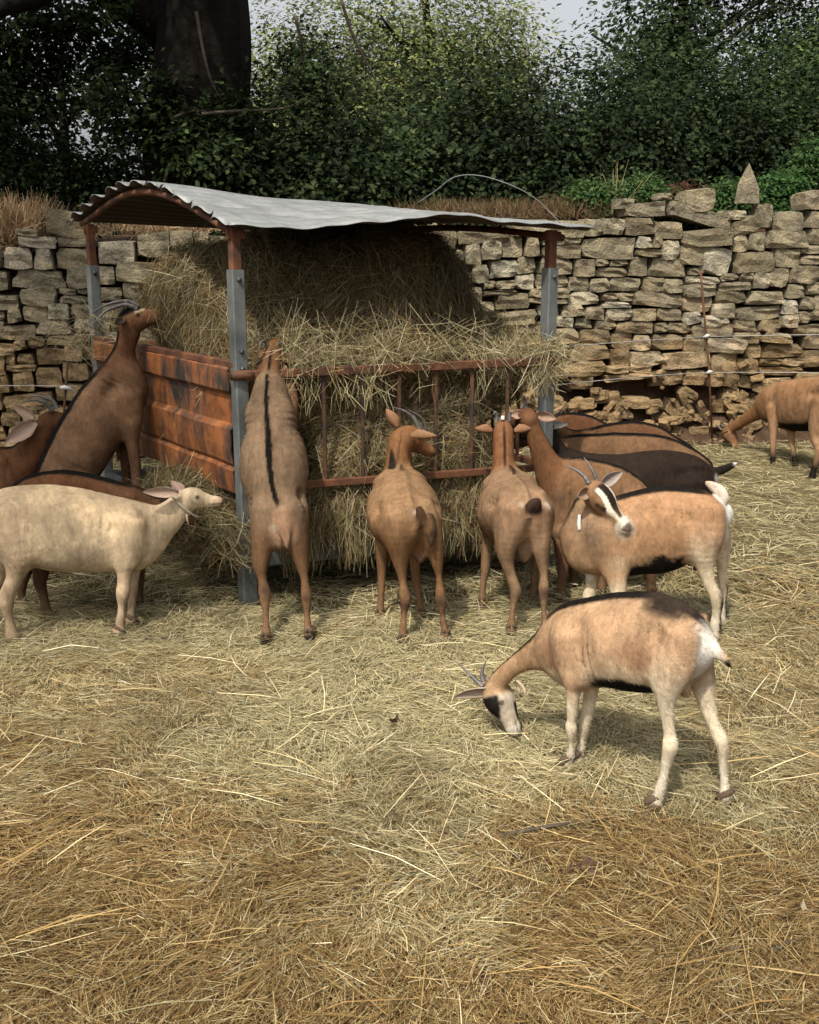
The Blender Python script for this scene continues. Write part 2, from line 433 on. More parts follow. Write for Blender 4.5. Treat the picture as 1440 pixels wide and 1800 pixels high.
# ------------------------------------------------------------------ goats
BR = dict(base=(.27, .150, .082), dark=(.012, .010, .009), white=(.62, .56, .47), hoof=(.045, .035, .03))
class Goat:
    def __init__(s, label, vs=.008, plane=None, Y=None):
        s.label = label; s.vs = vs; s.ch = []; s.parts = []; s.spots = []; s.rev = False; s.dents = []; s.feet = []; s.anat = 1.5
        if plane:
            a = G(*plane[0]); b = G(*plane[1]); s.o = a
            ax = nrm(b - a); s.n = nrm(np.cross(ax, [0, 0, 1]))
            if s.n[1] > 0: s.n = -s.n
        else:
            s.n = np.array([0, -1., 0]); s.o = np.array([0, Y, 0.])
        s.base = None
    def S(s, px, py, d=0):
        r = ray(px, py); c = np.array([0, 0, CAM_H]); q = s.o + s.n * d
        return c + r * (((q - c) @ s.n) / (r @ s.n))
    def side_torso(s, st, k=.05, name='torso'):
        C = []; U = []; h = []; w = []
        for (t, b, wd) in st:
            a = s.S(*t); c = s.S(*b); C.append((a + c) / 2); U.append(a - c); h.append(np.linalg.norm(a - c) / 2); w.append(wd * .88)
        U = [nrm(u) for u in U]
        ch = Chain(name, C, U, h, [s.n] * len(C), w, k, 4); s.ch.append(ch); return ch
    def axis_torso(s, st, lat=(1, 0, 0), k=.05, name='torso', dors=(0, -1, 1)):
        C = [P(a[0], a[1], a[3]) for a in st]; w = [a[2] / 2 * depth(c) for a, c in zip(st, C)]; h = [a[4] for a in st]
        T = [C[min(i + 1, len(C) - 1)] - C[max(i - 1, 0)] for i in range(len(C))]
        s.rev = True; lat = np.asarray(lat, float); U = []; L = []
        for t in T:
            t = nrm(t); l = nrm(lat - t * (lat @ t)); u = nrm(np.cross(t, l)); u = u if u @ np.array(dors) > 0 else -u
            U.append(u); L.append(l)
        ch = Chain(name, C, U, h, L, w, k, 4); s.ch.append(ch); return ch
    def limb(s, name, pts, dtop=0, dfoot=None, ratio=(.7, .9), k=.025, ground=True):
        """pts (px, py, width px); lateral offset runs from dtop to the offset that puts the hoof on the ground"""
        if dfoot is None:
            g = G(pts[-1][0], pts[-1][1] - 2, .012); dfoot = (g - s.o) @ s.n if ground else dtop
        n = len(pts); C = []; h = []; w = []
        for i, (x, y, wd) in enumerate(pts):
            t = i / (n - 1); d = dtop + (dfoot - dtop) * t ** .8
            c = s.S(x, y, d); C.append(c); hh = wd / 2 * depth(c); h.append(hh)
            w.append(hh * (ratio[0] + (ratio[1] - ratio[0]) * min(1, t * 2)))
        if n >= 8:
            h0 = list(h)
            for i in range(3, n - 1):
                e = (h0[i] - (h0[i - 1] + h0[i + 1]) / 2) * .9; h[i] = h0[i] * .95 + e; w[i] = w[i] * .95 + e
        U = []; Ls = []
        for i in range(n):
            t = nrm(C[min(i + 1, n - 1)] - C[max(i - 1, 0)]); l = nrm(s.n - t * (s.n @ t)); U.append(nrm(np.cross(t, l))); Ls.append(l)
        for i in range(1, n):
            if U[i] @ U[i - 1] < 0: U[i] = -U[i]
        ch = Chain(name, C, U, h, Ls, w, k, 3); s.ch.append(ch)
        if ground and name[:4] == 'leg_' and n >= 5: s.feet.append((C[-1], h[-1]))
        return ch
    def head(s, skull, nose, upv, L=None, wide=1.0, deep=1.0):
        wide *= 1.14; deep *= 1.24
        f = nrm(nose - skull); s.hl = (np.linalg.norm(nose - skull) if L is None else L)
        u = nrm(np.asarray(upv) - f * (np.asarray(upv) @ f)); l = np.cross(u, f)
        s.hf, s.hu, s.hs, s.h0 = f, u, l, skull
        K = s.hl
        s.H = lambda x, y, z: skull + (f * x + l * y + u * z) * K
        st = [(-.12, -.02, .10, .11), (.0, 0, .19, .19), (.14, .01, .235, .215), (.30, -.01, .235, .205), (.46, -.06, .195, .155), (.62, -.105, .155, .122), (.78, -.13, .128, .108), (.90, -.14, .122, .112), (.985, -.15, .095, .092)]
        s.ch.append(Chain('head', [s.H(a, 0, b) for a, b, c, d in st], [u] * len(st), [c * K * deep for a, b, c, d in st], [l] * len(st), [d * K * wide for a, b, c, d in st], .02, 3))
        jw = [(.05, -.17, .12, .13), (.22, -.23, .13, .115), (.42, -.235, .095, .075), (.65, -.235, .065, .055), (.90, -.235, .055, .06)]
        s.ch.append(Chain('jaw', [s.H(a, 0, b) for a, b, c, d in jw], [u] * len(jw), [c * K for a, b, c, d in jw], [l] * len(jw), [d * K for a, b, c, d in jw], .02, 2))
        for q in (-1, 1):
            br = [(.20, .15 * q, .12, .06), (.33, .165 * q, .085, .055)]
            s.ch.append(Chain('brow', [s.H(a, b, c) for a, b, c, r in br], [u] * 2, [r * K for *_, r in br], [l] * 2, [r * K for *_, r in br], .015, 1))
        s.eyes()
    def eyes(s):
        for q in (-1, 1):
            c = s.H(.325, .192 * q, .045); s.parts.append(('eye', c, .038 * s.hl))
    def ear(s, side, tip, wid=.16, base=None, face=None, outer=None, inner=None):
        wid = wid * 1.08; b = s.H(-.01, .16 * side, .08) if base is None else base
        s.parts.append(('ear', b, np.asarray(tip), wid, s.hf if face is None else np.asarray(face), outer, inner))
    def horn(s, pts, r0):
        s.parts.append(('horn', pts, r0))
    def spot(s, c, r, col, soft=.35, only=None, sq=(1, 1, 1)):
        s.spots.append((np.asarray(c), r, col, soft, only, np.asarray(sq)))
    def build(s, paint, fur=0, furlen=.014, furdir=(0, 0, -1)):
        V, F = polygonise(s.ch, s.vs)
        V = vsmooth(V, F, 2, .5); N = vnormals(V, F)
        info = {}; best = None; owner = None
        for i, c in enumerate(s.ch):
            r = c.eval(V); info.setdefault(c.name, []).append(r)
            if best is None: best = r[0].copy(); owner = np.zeros(len(V), int)
            else:
                m = r[0] < best; best = np.where(m, r[0], best); owner = np.where(m, i, owner)
        names = np.array([c.name for c in s.ch])[owner]
        W = {}; tot = 0
        for nm, rs in info.items():
            d = np.minimum.reduce([r[0] for r in rs]); W[nm] = np.exp(-np.maximum(d, -.01) / .010); tot = tot + W[nm]
        s.W = {k: v / tot for k, v in W.items()}
        T = best_of(info, 'torso'); t_ = 1 - T[1] if s.rev else T[1]; u_, l_ = T[2], T[3]
        ga = lambda x, m, w: np.exp(-((x - m) / w) ** 2)
        dp = -.024 * ga(t_, .73, .07) * ga(u_, .42, .22) + .013 * ga(t_, .81, .035) * ga(u_, .74, .14) - .012 * ga(t_, .34, .04) * ga(u_, .05, .5) + .009 * ga(t_, .24, .05) * ga(u_, .5, .3)
        dp = dp * sstep(np.abs(l_), .2, .6) + .007 * ga(l_, 0, .12) * (u_ > 0) + .0011 * np.sin(t_ * 80 + u_ * 4 + fbm(V, 12, 4, 2) * 6) * ga(t_, .52, .14) * ga(u_, .05, .45) * sstep(np.abs(l_), .4, .8)
        dp = dp * s.W['torso'] * s.anat
        for c, r, a in s.dents: dp = dp + a * np.exp(-(((V - c) / r) ** 2).sum(1))
        V = V + N * (dp + (fbm(V, 14, 77, 2) - .5) * .006 * (s.W['torso'] + s.W.get('neck', 0)))[:, None]; N = vnormals(V, F)
        nz = fbm(V, 9, 3, 3) - .5; fine = fbm(V, 60, 8, 2) - .5
        col = paint(s, V, N, info, names, nz, fine)
        for c, r, cc, soft, only, sq in s.spots:
            d = np.linalg.norm((V - c) * sq, axis=1) / r + nz * .35 + fine * .2
            m = 1 - sstep(d + nz * .3, 1 - soft, 1 + soft * .6)
            if only: m = m * np.isin(names, only)
            col = col * (1 - m[:, None]) + np.array(cc) * m[:, None]
        stk = fbm(V * np.array([1, 1, .4]), 34, 12, 3) - .5
        mud = sstep(.30 - V[:, 2] + nz * .25, .05, .25) * .30 + sstep(fbm(V, 5, 19, 3), .56, .72) * .18
        col = blend(col, (.16, .11, .065), mud * (col.mean(1) > .03))
        col = np.clip(col * (1 + .42 * nz + .40 * fine + .55 * stk)[:, None], .003, .9)
        zmin = V[:, 2].min(); ctr = V.mean(0)
        root = empty('goat', (ctr[0], ctr[1], 0.0)); tag(root, s.label, 'goat', 'goats feeding around the hay rack')
        off = np.array([ctr[0], ctr[1], 0.0])
        me = mesh_np('goat_body', V - off, F, col, True)
        link_local('body', me, M['coat'], root)
        mean = s.furbase if hasattr(s, 'furbase') else col[names == 'head'].mean(0)
        for p in s.parts:
            if p[0] == 'eye':
                mb = MB(); uv_sphere(mb, p[1] - off, p[2]); mb_local(mb, 'eye', M['eye'], root)
            elif p[0] == 'horn':
                pts = catmull([q - off for q in p[1]], 7); n = len(pts)
                rad = [p[2] * (1 - .86 * (i / (n - 1)) ** 1.2) * (1 + .07 * math.sin(i * 1.9)) for i in range(n)]
                mb = MB(); mb.tube(pts, rad, 10); mb_local(mb, 'horn', M['horn'], root)
            elif p[0] == 'ear':
                _, b, tip, wid, face, oc, ic = p
                ear_mesh(b - off, tip - off, wid, face, oc if oc is not None else mean, ic if ic is not None else np.array((.36, .24, .17)), root)
            elif p[0] == 'wattle':
                mb = MB(); mb.tube(catmull([q - off for q in p[1]], 3), p[2], 8); mb_local(mb, 'wattle', p[3], root)
        fw = nrm((s.h0 - V[names == 'torso'].mean(0)) * [1, 1, 0])
        if s.rev: fw = np.array([0, 1., 0])
        if s.vs < .009:
            for c, r in s.feet:
                mb = MB(); sd = np.array([-fw[1], fw[0], 0]); c = np.array([c[0], c[1], 0.0]) - off * [1, 1, 0]
                for q in (-1, 1):
                    b = c + sd * q * .011
                    mb.tube([b - fw * .016 + [0, 0, .050], b + [0, 0, .036], b + fw * .016 + sd * q * .002 + [0, 0, .019], b + fw * .034 + sd * q * .003 + [0, 0, .008]], [.010, .016, .0155, .006], 8)
                    mb.tube([b - fw * .016 + [0, 0, .052], b - fw * .027 + [0, 0, .046]], [.007, .004], 6)
                mb_local(mb, 'hoof', M['hoof'], root)
        if fur:
            make_fur(V - off, F, N, col, fur, furlen, np.asarray(furdir, float), root, 1 - .93 * np.clip(s.W['head'] + s.W['jaw'] + s.W['brow'], 0, 1))
        s.root = root; s.off = off
        return root
def link_local(name, me, mat, root):
    o = bpy.data.objects.new(name, me); COL.objects.link(o)
    if mat: me.materials.append(mat)
    o.parent = root; return o
def mb_local(mb, name, mat, root):
    me = bpy.data.meshes.new(name); me.from_pydata(mb.V, [], mb.F); me.update(); me.polygons.foreach_set('use_smooth', mb.S)
    return link_local(name, me, mat, root)
def uv_sphere(mb, c, r, nu=12, nv=8, sc_=(1, 1, 1)):
    V = [c + np.array([0, 0, r * sc_[2]])]
    for j in range(1, nv):
        th = math.pi * j / nv
        for i in range(nu):
            ph = 2 * math.pi * i / nu
            V.append(c + r * np.array([math.sin(th) * math.cos(ph) * sc_[0], math.sin(th) * math.sin(ph) * sc_[1], math.cos(th) * sc_[2]]))
    V.append(c - np.array([0, 0, r * sc_[2]])); n = len(V) - 1
    F = [(0, 1 + i, 1 + (i + 1) % nu) for i in range(nu)]
    for j in range(nv - 2):
        for i in range(nu):
            a = 1 + j * nu + i; b = 1 + j * nu + (i + 1) % nu; F.append((a, a + nu, b + nu, b))
    F += [(n, n - nu + (i + 1) % nu, n - nu + i) for i in range(nu)]
    mb.add(V, F, True)
def ear_mesh(b, tip, wid, face, oc, ic, root):
    t = nrm(tip - b); L = np.linalg.norm(tip - b); wd = wid * 1.0
    f = nrm(face - t * (face @ t)); x = np.cross(t, f)
    nu, nv = 12, 9; V = []; C = []
    for layer in (0, 1):
        for i in range(nu):
            a = i / (nu - 1)
            prof = float(np.interp(a, [0, .12, .35, .6, .8, .93, 1], [.45, .72, 1, .9, .58, .26, .04]))
            hw = wd / 2 * max(prof, .06) * (.65 + .35 * min(1, a * 3))
            for j in range(nv):
                q = j / (nv - 1) * 2 - 1
                cup = (q * q) * hw * .95 * (1.1 - .5 * a)
                p = b + t * (a * L) + x * (q * hw) + f * (cup - .25 * hw - L * .10 * math.sin(a * 2.2)) - f * (layer * (.003 + .002 * (1 - abs(q))))
                V.append(p)
                k = abs(q) ** 3 * .7
                c = (np.array(ic) * (1 - k) + np.array(oc) * k) if layer == 0 else np.array(oc)
                C.append(c * (1 + .15 * (random.random() - .5)))
    F = []
    for l in (0, 1):
        for i in range(nu - 1):
            for j in range(nv - 1):
                a = l * nu * nv + i * nv + j; q = (a, a + 1, a + nv + 1, a + nv)
                F.append(q if l == 0 else q[::-1])
    N = nu * nv
    for i in range(nu - 1):
        F.append((i * nv, (i + 1) * nv, N + (i + 1) * nv, N + i * nv)); j = nv - 1
        F.append((i * nv + j, N + i * nv + j, N + (i + 1) * nv + j, (i + 1) * nv + j))
    for j in range(nv - 1):
        F.append((j, N + j, N + j + 1, j + 1)); k = (nu - 1) * nv + j
        F.append((k, k + 1, N + k + 1, N + k))
    me = mesh_np('ear', np.array(V), np.array(F), np.array(C), True)
    return link_local('ear', me, M['ear'], root)
def make_fur(V, F, N, col, n, ln, fd, root, dens):
    A = np.linalg.norm(np.cross(V[F[:, 2]] - V[F[:, 0]], V[F[:, 3]] - V[F[:, 1]]), axis=1)
    A = A * dens[F[:, 0]]
    f = RNG.choice(len(F), n, p=A / A.sum()); u = RNG.random((n, 1)); v = RNG.random((n, 1))
    q = F[f]; B = (1 - u) * (1 - v) * V[q[:, 0]] + u * (1 - v) * V[q[:, 1]] + u * v * V[q[:, 2]] + (1 - u) * v * V[q[:, 3]]
    nn = N[q[:, 0]]; c = col[q[:, 0]]
    d = fd[None] + RNG.normal(0, .22, (n, 3)) + (fbm(B, 6, 21, 2)[:, None] - .5) * 1.2
    d -= nn * (d * nn).sum(1, keepdims=True); d /= np.linalg.norm(d, axis=1, keepdims=True) + 1e-9
    s = np.cross(d, nn); l = ln * RNG.uniform(.6, 1.35, (n, 1)); hw = .0010
    T = B + d * l + nn * l * RNG.uniform(.05, .26, (n, 1)); B = B - nn * .001
    VV = np.stack([B - s * hw, B + s * hw, T], 1).reshape(-1, 3)
    FF = np.arange(3 * n).reshape(-1, 3)
    cc = c * RNG.uniform(.60, 1.40, (n, 1)); cc = np.repeat(np.clip(cc, .004, .9), 3, 0)
    me = mesh_np('fur', VV, FF, cc, True, np.repeat(nn, 3, 0))
    o = link_local('fur', me, M['fur'], root); o['kind'] = 'stuff'
    return o

def best_of(info, name):
    r = info.get(name)
    if not r: return None
    D = r[0]
    for q in r[1:]:
        m = q[0] < D[0]; D = tuple(np.where(m, q[i], D[i]) for i in range(4))
    return D
def blend(col, c, m):
    m = np.clip(m, 0, 1)[:, None]; return col * (1 - m) + np.asarray(c) * m
def coat(base=(.27, .150, .082), upper=None, flank=None, belly=None, belly_u=-.72, stripe=(.010, .009, .008), sw=.11, sneck=True, legs=None, lowleg=None, face=None, chest=None, neck=None, rump=None, fmask=None, legline=None, dorsal_wide=0, stripe_t=(0, 1), k=1.0, legfade=.12, tails=None, tint=(.90, .885, .80)):
    def paint(s, V, N, info, names, nz, fine):
        col = np.tile(np.array(base, float), (len(V), 1))
        T = best_of(info, 'torso'); NK = best_of(info, 'neck')
        jit = nz * .5 + fine * .35
        W = s.W; Z0 = np.zeros(len(V)); isT = W['torso']; isN = W.get('neck', Z0); legall = sum([v for k, v in W.items() if k.startswith('leg')], Z0)
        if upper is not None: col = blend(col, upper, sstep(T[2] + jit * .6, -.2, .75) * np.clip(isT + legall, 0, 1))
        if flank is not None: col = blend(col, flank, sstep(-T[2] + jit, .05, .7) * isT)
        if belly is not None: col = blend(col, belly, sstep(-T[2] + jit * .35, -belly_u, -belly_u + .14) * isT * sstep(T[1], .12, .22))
        if neck is not None: col = blend(col, neck, isN * 1.0)
        legm = legall
        for nm in ('leg_fl', 'leg_fr', 'leg_hl', 'leg_hr'):
            L = best_of(info, nm)
            if L is None: continue
            m = W[nm]
            if legs is not None: col = blend(col, legs, m * sstep(L[1] + jit * .25, .02, legfade))
            if lowleg is not None: col = blend(col, lowleg, m * sstep(L[1] + jit * .12, .55, .78))
            if legline is not None: col = blend(col, legline, m * sstep(L[1], .45, .6) * sstep(.92 - L[1], 0, .1) * sstep(-L[2] + jit, .25, .6))
            col = blend(col, (.04, .032, .027), m * sstep(L[1], .955, .975))
        if stripe is not None:
            t0, t1 = stripe_t
            wv = np.abs(T[3]) + jit * .10
            col = blend(col, stripe, isT * sstep(T[2], .3, .6) * (1 - sstep(wv, sw * .75, sw * 1.25)) * sstep(T[1], t0 - .02, t0 + .02) * (1 - sstep(T[1], t1 - .03, t1 + .02)))
            if sneck and NK is not None:
                col = blend(col, stripe, isN * sstep(NK[2], .3, .6) * (1 - sstep(np.abs(NK[3]) + jit * .1, sw * 1.4, sw * 2.4)))
        if tails:
            for nm, cc in tails.items(): col = blend(col, cc, W[nm])
        hm = W['head'] + W['jaw'] + W['brow']
        if face is not None: col = blend(col, face, hm * 1.0)
        H = best_of(info, 'head')
        # mouth line and nostrils
        x = ((V - s.h0) @ s.hf) / s.hl; y = ((V - s.h0) @ s.hs) / s.hl; z = ((V - s.h0) @ s.hu) / s.hl
        if fmask: col = fmask(col, hm, x, y, z, jit)
        else: col = blend(col, np.array(base) * .35, hm * sstep(x, .82, .93) * .7)
        col = blend(col, (.02, .015, .012), hm * (1 - sstep(np.abs(z + .205 - .03 * (x - .7)), .006, .018)) * sstep(x, .62, .68) * .8)
        col = blend(col, (.012, .01, .01), hm * (1 - sstep(np.sqrt((x - .965) ** 2 + (np.abs(y) - .05) ** 2 + (z + .115) ** 2), .02, .035)))
        col = blend(col, (.02, .015, .012), hm * (1 - sstep(np.sqrt((x - .325) ** 2 + (z - .045) ** 2), .045, .075)) * (np.abs(y) > .1) * .85)
        return col * k * np.array(tint)
    return paint
def build_goats():
    Y0 = G(700, 1120)[1]
    BROWN = (.27, .150, .082); WARM = (.30, .150, .072); REDD = (.235, .098, .042); DK = (.012, .010, .009)
    # ---------- fawn goat grazing in the foreground
    g = Goat('pale fawn goat with white rump grazing alone on the open hay in front', .0072, ((1008, 1337), (1216, 1412)))
    g.side_torso([((972, 1088), (975, 1186), .060), ((990, 1071), (990, 1202), .085), ((1015, 1060), (1018, 1213), .108), ((1060, 1051), (1064, 1206), .128), ((1110, 1045), (1108, 1212), .145), ((1155, 1046), (1145, 1214), .142), ((1195, 1061), (1182, 1205), .115), ((1222, 1085), (1212, 1185), .088), ((1240, 1112), (1232, 1160), .05)])
    g.side_torso([((985, 1085), (985, 1190), .055), ((950, 1108), (960, 1180), .042), ((918, 1137), (930, 1178), .036), ((888, 1163), (903, 1192), .034), ((866, 1184), (888, 1208), .034)], .04, 'neck')
    g.limb('leg_sh', [(1000, 1120, 60), (1006, 1160, 52), (1010, 1195, 36)], .075, .075, (.62, .62), .05)
    g.limb('leg_fl', [(1008, 1185, 38), (1007, 1212, 28), (1006, 1242, 22), (1004, 1268, 19), (1004, 1280, 20), (1004, 1306, 14), (1003, 1325, 16), (1000, 1336, 17), (996, 1345, 20)], .07, ratio=(.8, .95))
    g.limb('leg_fr', [(1040, 1190, 34), (1038, 1217, 27), (1032, 1252, 21), (1027, 1276, 19), (1024, 1300, 14), (1021, 1318, 16), (1018, 1330, 17), (1014, 1337, 19)], -.06, ratio=(.8, .95))
    g.limb('leg_hl', [(1198, 1118, 62), (1188, 1160, 72), (1173, 1196, 62), (1171, 1230, 42), (1173, 1262, 29), (1177, 1290, 25), (1178, 1310, 26), (1172, 1335, 21), (1166, 1365, 18), (1160, 1388, 20), (1156, 1400, 22), (1147, 1416, 30)], .085, ratio=(.68, .95), k=.045)
    g.limb('leg_hr', [(1218, 1130, 50), (1228, 1170, 56), (1236, 1206, 44), (1244, 1245, 33), (1256, 1278, 27), (1267, 1300, 26), (1270, 1320, 21), (1271, 1345, 18), (1273, 1372, 18), (1274, 1390, 22), (1277, 1406, 29)], -.07, ratio=(.68, .95), k=.045)
    g.limb('tail', [(1232, 1125, 24), (1248, 1135, 26), (1262, 1148, 22), (1275, 1160, 16), (1284, 1172, 7)], .0, 0, (.6, .6), .02, False)
    g.limb('leg_ud', [(1190, 1195, 26), (1203, 1215, 22), (1206, 1222, 12)], 0, 0, (.9, .9), .03, False)
    g.head(g.S(872, 1211, 0), g.S(893, 1290, .03), (-1, -.15, .25), wide=1.05, deep=1.16)
    ax = nrm(np.cross(g.n, [0, 0, 1]))
    g.ear(1 if g.hs @ g.n > 0 else -1, g.S(797, 1231, .09), .052, face=(-.2, -1, -.4), outer=(.52, .42, .31), inner=(.40, .30, .23))
    g.ear(-1 if g.hs @ g.n > 0 else 1, g.S(838, 1182, -.12), .05, face=(-.3, -1, .2), outer=(.45, .36, .27))
    g.horn([g.S(849, 1207, .03), g.S(836, 1195, .035), g.S(821, 1181, .04), g.S(806, 1166, .05)], .0115)
    g.horn([g.S(850, 1198, -.03), g.S(847, 1186, -.035), g.S(849, 1174, -.04), g.S(855, 1161, -.05)], .011)
    g.parts.append(('wattle', [g.S(908, 1196, .035), g.S(918, 1205, .04), g.S(923, 1215, .045), g.S(922, 1223, .045)], [.0045, .005, .006, .004], M['coat_tan']))
    g.parts.append(('wattle', [g.S(904, 1198, -.03), g.S(912, 1210, -.03), g.S(914, 1220, -.03)], [.0045, .006, .004], M['coat_tan']))
    W_ = (.70, .62, .50)
    g.spot(g.S(1236, 1150, .03), .06, (.86, .80, .70), .6, sq=(1, 1, .55))
    g.spot(g.S(1108, 1236, .11), .125, DK, .10, only=['torso', 'leg_ud'], sq=(.72, .72, 1.5))
    g.spot(g.S(1190, 1060, -.02), .105, (.04, .028, .02), .35, only=['torso', 'leg_hl'], sq=(.75, 1.0, 2.2))
    g.spot(g.S(1285, 1172, 0), .030, DK, .3, only=['tail']); g.spot(g.S(1005, 1262, .10), .02, DK, .3, sq=(1, 1, .5)) if False else None
    g.spot(g.S(975, 1150, .05), .06, (.34, .20, .11), .5)
    g.spot(g.S(1120, 1150, .12), .07, (.36, .21, .12), .6)
    def fm14(col, hm, x, y, z, j):
        col = blend(col, (.50, .44, .37), hm * sstep(x, .05, .2))
        col = blend(col, (.30, .20, .12), hm * (1 - sstep(x + j * .1, .0, .16)))
        col = blend(col, DK, hm * sstep(z + j * .08, .07, .12) * (1 - sstep(x, .62, .72)) * sstep(x, .08, .16))
        col = blend(col, DK, hm * sstep(-z + j * .06, .23, .27) * sstep(x, .30, .4) * (1 - sstep(x, .74, .8)))
        return blend(col, (.66, .62, .56), hm * sstep(x + j * .1, .82, .90))
    g.build(coat((.47, .31, .20), upper=(.46, .30, .19), flank=(.62, .50, .37), belly=None, stripe=DK, sw=.30, legs=(.68, .59, .46), lowleg=(.80, .74, .63), neck=(.40, .255, .155), fmask=fm14, stripe_t=(.04, .93), k=1.04, legfade=.25, tint=(1, .97, .88)), 60000, .012, (.75, 0, -.65))
    # ---------- alpine looking back
    g = Goat('horned tan goat with black and white striped face looking back to the right', .0086, ((1060, 1098), (1262, 1112)))
    g.side_torso([((1010, 912), (1008, 985), .075), ((1032, 893), (1028, 1003), .115), ((1070, 880), (1070, 1012), .145), ((1118, 867), (1118, 1009), .165), ((1165, 858), (1163, 1006), .172), ((1208, 860), (1200, 988), .150), ((1243, 867), (1236, 960), .115), ((1272, 886), (1262, 935), .06)])
    nk = [((995, 975), (1062, 985), .085), ((992, 940), (1060, 945), .068), ((998, 910), (1050, 912), .056), ((1008, 885), (1050, 890), .05)]
    g.side_torso(nk, .045, 'neck')
    g.limb('leg_sh', [(1068, 930, 66), (1075, 965, 60), (1080, 1005, 42)], .10, .10, (.55, .6), .05)
    g.limb('leg_fr', [(1044, 990, 36), (1041, 1015, 26), (1038, 1036, 20), (1034, 1050, 22), (1036, 1070, 15), (1037, 1088, 17), (1034, 1100, 20)], -.08, ratio=(.8, .95))
    g.limb('leg_fl', [(1080, 995, 46), (1084, 1020, 36), (1087, 1042, 28), (1088, 1060, 21), (1087, 1085, 16), (1086, 1105, 17), (1084, 1117, 22)], .09, ratio=(.7, .95))
    g.limb('leg_hl', [(1242, 900, 64), (1240, 935, 70), (1236, 965, 56), (1240, 998, 36), (1248, 1028, 26), (1260, 1052, 24), (1260, 1078, 20), (1258, 1098, 21), (1256, 1112, 22), (1253, 1122, 25)], .085, ratio=(.7, .95), k=.045)
    g.limb('leg_hr', [(1258, 920, 44), (1266, 955, 36), (1270, 985, 24), (1269, 1008, 19), (1272, 1030, 18), (1271, 1060, 15), (1270, 1085, 18), (1269, 1096, 20)], -.075, ratio=(.7, .95), k=.04)
    g.limb('tail', [(1262, 885, 18), (1270, 876, 22), (1266, 864, 22), (1252, 854, 18), (1240, 848, 8)], .02, 0.02, (.6, .6), .02, False)
    sk = g.S(1043, 864, .05)
    g.head(sk, sk + nrm(np.array([.60, -.58, -.52])) * .255, (-.10, -.30, .95), .255)
    g.ear(1 if g.hs[0] > 0 else -1, g.H(-.05, 0, 0) + np.array([.165, .04, .085]), .06, face=(.2, -1, .2), outer=(.62, .57, .50), inner=(.26, .20, .17))
    g.ear(-1 if g.hs[0] > 0 else 1, g.H(-.02, 0, 0) + np.array([-.085, -.10, -.005]), .06, face=(.5, -.9, .2), outer=(.42, .26, .16), inner=(.30, .2, .14))
    g.horn([sk + np.array(v) for v in [(-.025, -.02, .045), (-.055, .0, .085), (-.095, .02, .11), (-.135, .05, .12)]], .013)
    g.horn([sk + np.array(v) for v in [(.02, .01, .05), (.0, .02, .095), (-.025, .035, .135), (-.045, .06, .165)]], .012)
    g.parts.append(('wattle', [g.S(1019, 905, .07), g.S(1018, 920, .085), g.S(1019, 932, .09)], [.007, .010, .008], M['coat_white']))
    WH = (.80, .75, .66)
    g.spot(g.S(1279, 912, 0), .10, WH, .5, sq=(1, 1, .6)); g.spot(g.S(1048, 940, .06), .15, (.25, .165, .10), .8); g.spot(g.S(1085, 985, .1), .07, (.5, .38, .26), .8); g.spot(g.S(1265, 870, .02), .10, (.66, .58, .48), .5, only=['tail']); g.spot(g.S(1256, 862, -.01), .022, (.12, .08, .06), .7, only=['tail'])  # darker grey-brown chest coat, with part of the head's shadow painted in
    g.spot(g.S(1172, 1036, .13), .215, DK, .10, only=['torso'], sq=(.72, .72, 1.4))
    g.spot(g.S(1205, 998, 0), .065, DK, .2, only=['torso', 'leg_hl']);
    g.spot(g.S(1031, 1010, 0), .05, WH, .3); g.spot(g.S(1038, 1030, -.08), .06, WH, .3)
    def fm13(col, hm, x, y, z, j):
        a = np.abs(y)
        up = hm * sstep(z, .02, .08)
        col = blend(col, (.26, .15, .085), hm)
        col = blend(col, (.022, .016, .012), hm * sstep(z, -.02, .06) * sstep(x, .02, .12) * (1 - sstep(a, .085, .10)) * (1 - sstep(x, .80, .9)))
        col = blend(col, (.06, .035, .022), hm * sstep(x, .5, .7) * sstep(z, -.10, .02) * (1 - sstep(a, .07, .09)))
        ce = .125 - .04 * sstep(x, .4, .8)
        col = blend(col, WH, hm * (1 - sstep(np.abs(a - ce) + j * .02, .03, .045)) * sstep(z, -.05, .02) * sstep(x, .08, .16))
        col = blend(col, (.03, .02, .015), hm * (1 - sstep(np.abs(a - .185), .02, .04)) * (1 - sstep(np.abs(x - .40), .1, .18)) * (1 - sstep(np.abs(z - .02), .04, .08)))
        col = blend(col, WH, hm * sstep(x + j * .08, .76, .84))
        return blend(col, (.10, .075, .065), hm * sstep(x, .93, .97) * sstep(z, -.15, -.12))
    g.build(coat((.40, .235, .135), upper=(.41, .24, .14), flank=(.44, .29, .18), stripe=DK, sw=.30, sneck=True, legs=(.64, .54, .41), lowleg=(.80, .74, .63), legline=DK, neck=(.29, .19, .12), fmask=fm13, stripe_t=(.2, .93), k=.97, legfade=.35, tint=(1, .97, .88)), 40000, .012, (.75, 0, -.65))
    # ---------- cream goat left
    g = Goat('cream white hornless goat with a rope collar stretching under the rusty panel', .0086, ((221, 1101), (8, 1118)))
    g.side_torso([((-32, 893), (-28, 950), .07), ((-10, 872), (-10, 975), .12), ((20, 860), (18, 990), .15), ((60, 855), (60, 995), .175), ((110, 857), (108, 1004), .19), ((165, 867), (160, 1005), .18), ((208, 877), (206, 1004), .15), ((242, 886), (240, 1001), .115), ((268, 896), (262, 985), .08)])
    g.side_torso([((236, 890), (248, 995), .085), ((262, 890), (276, 975), .07), ((284, 884), (300, 945), .055), ((300, 873), (322, 920), .048), ((312, 862), (334, 905), .045)], .045, 'neck')
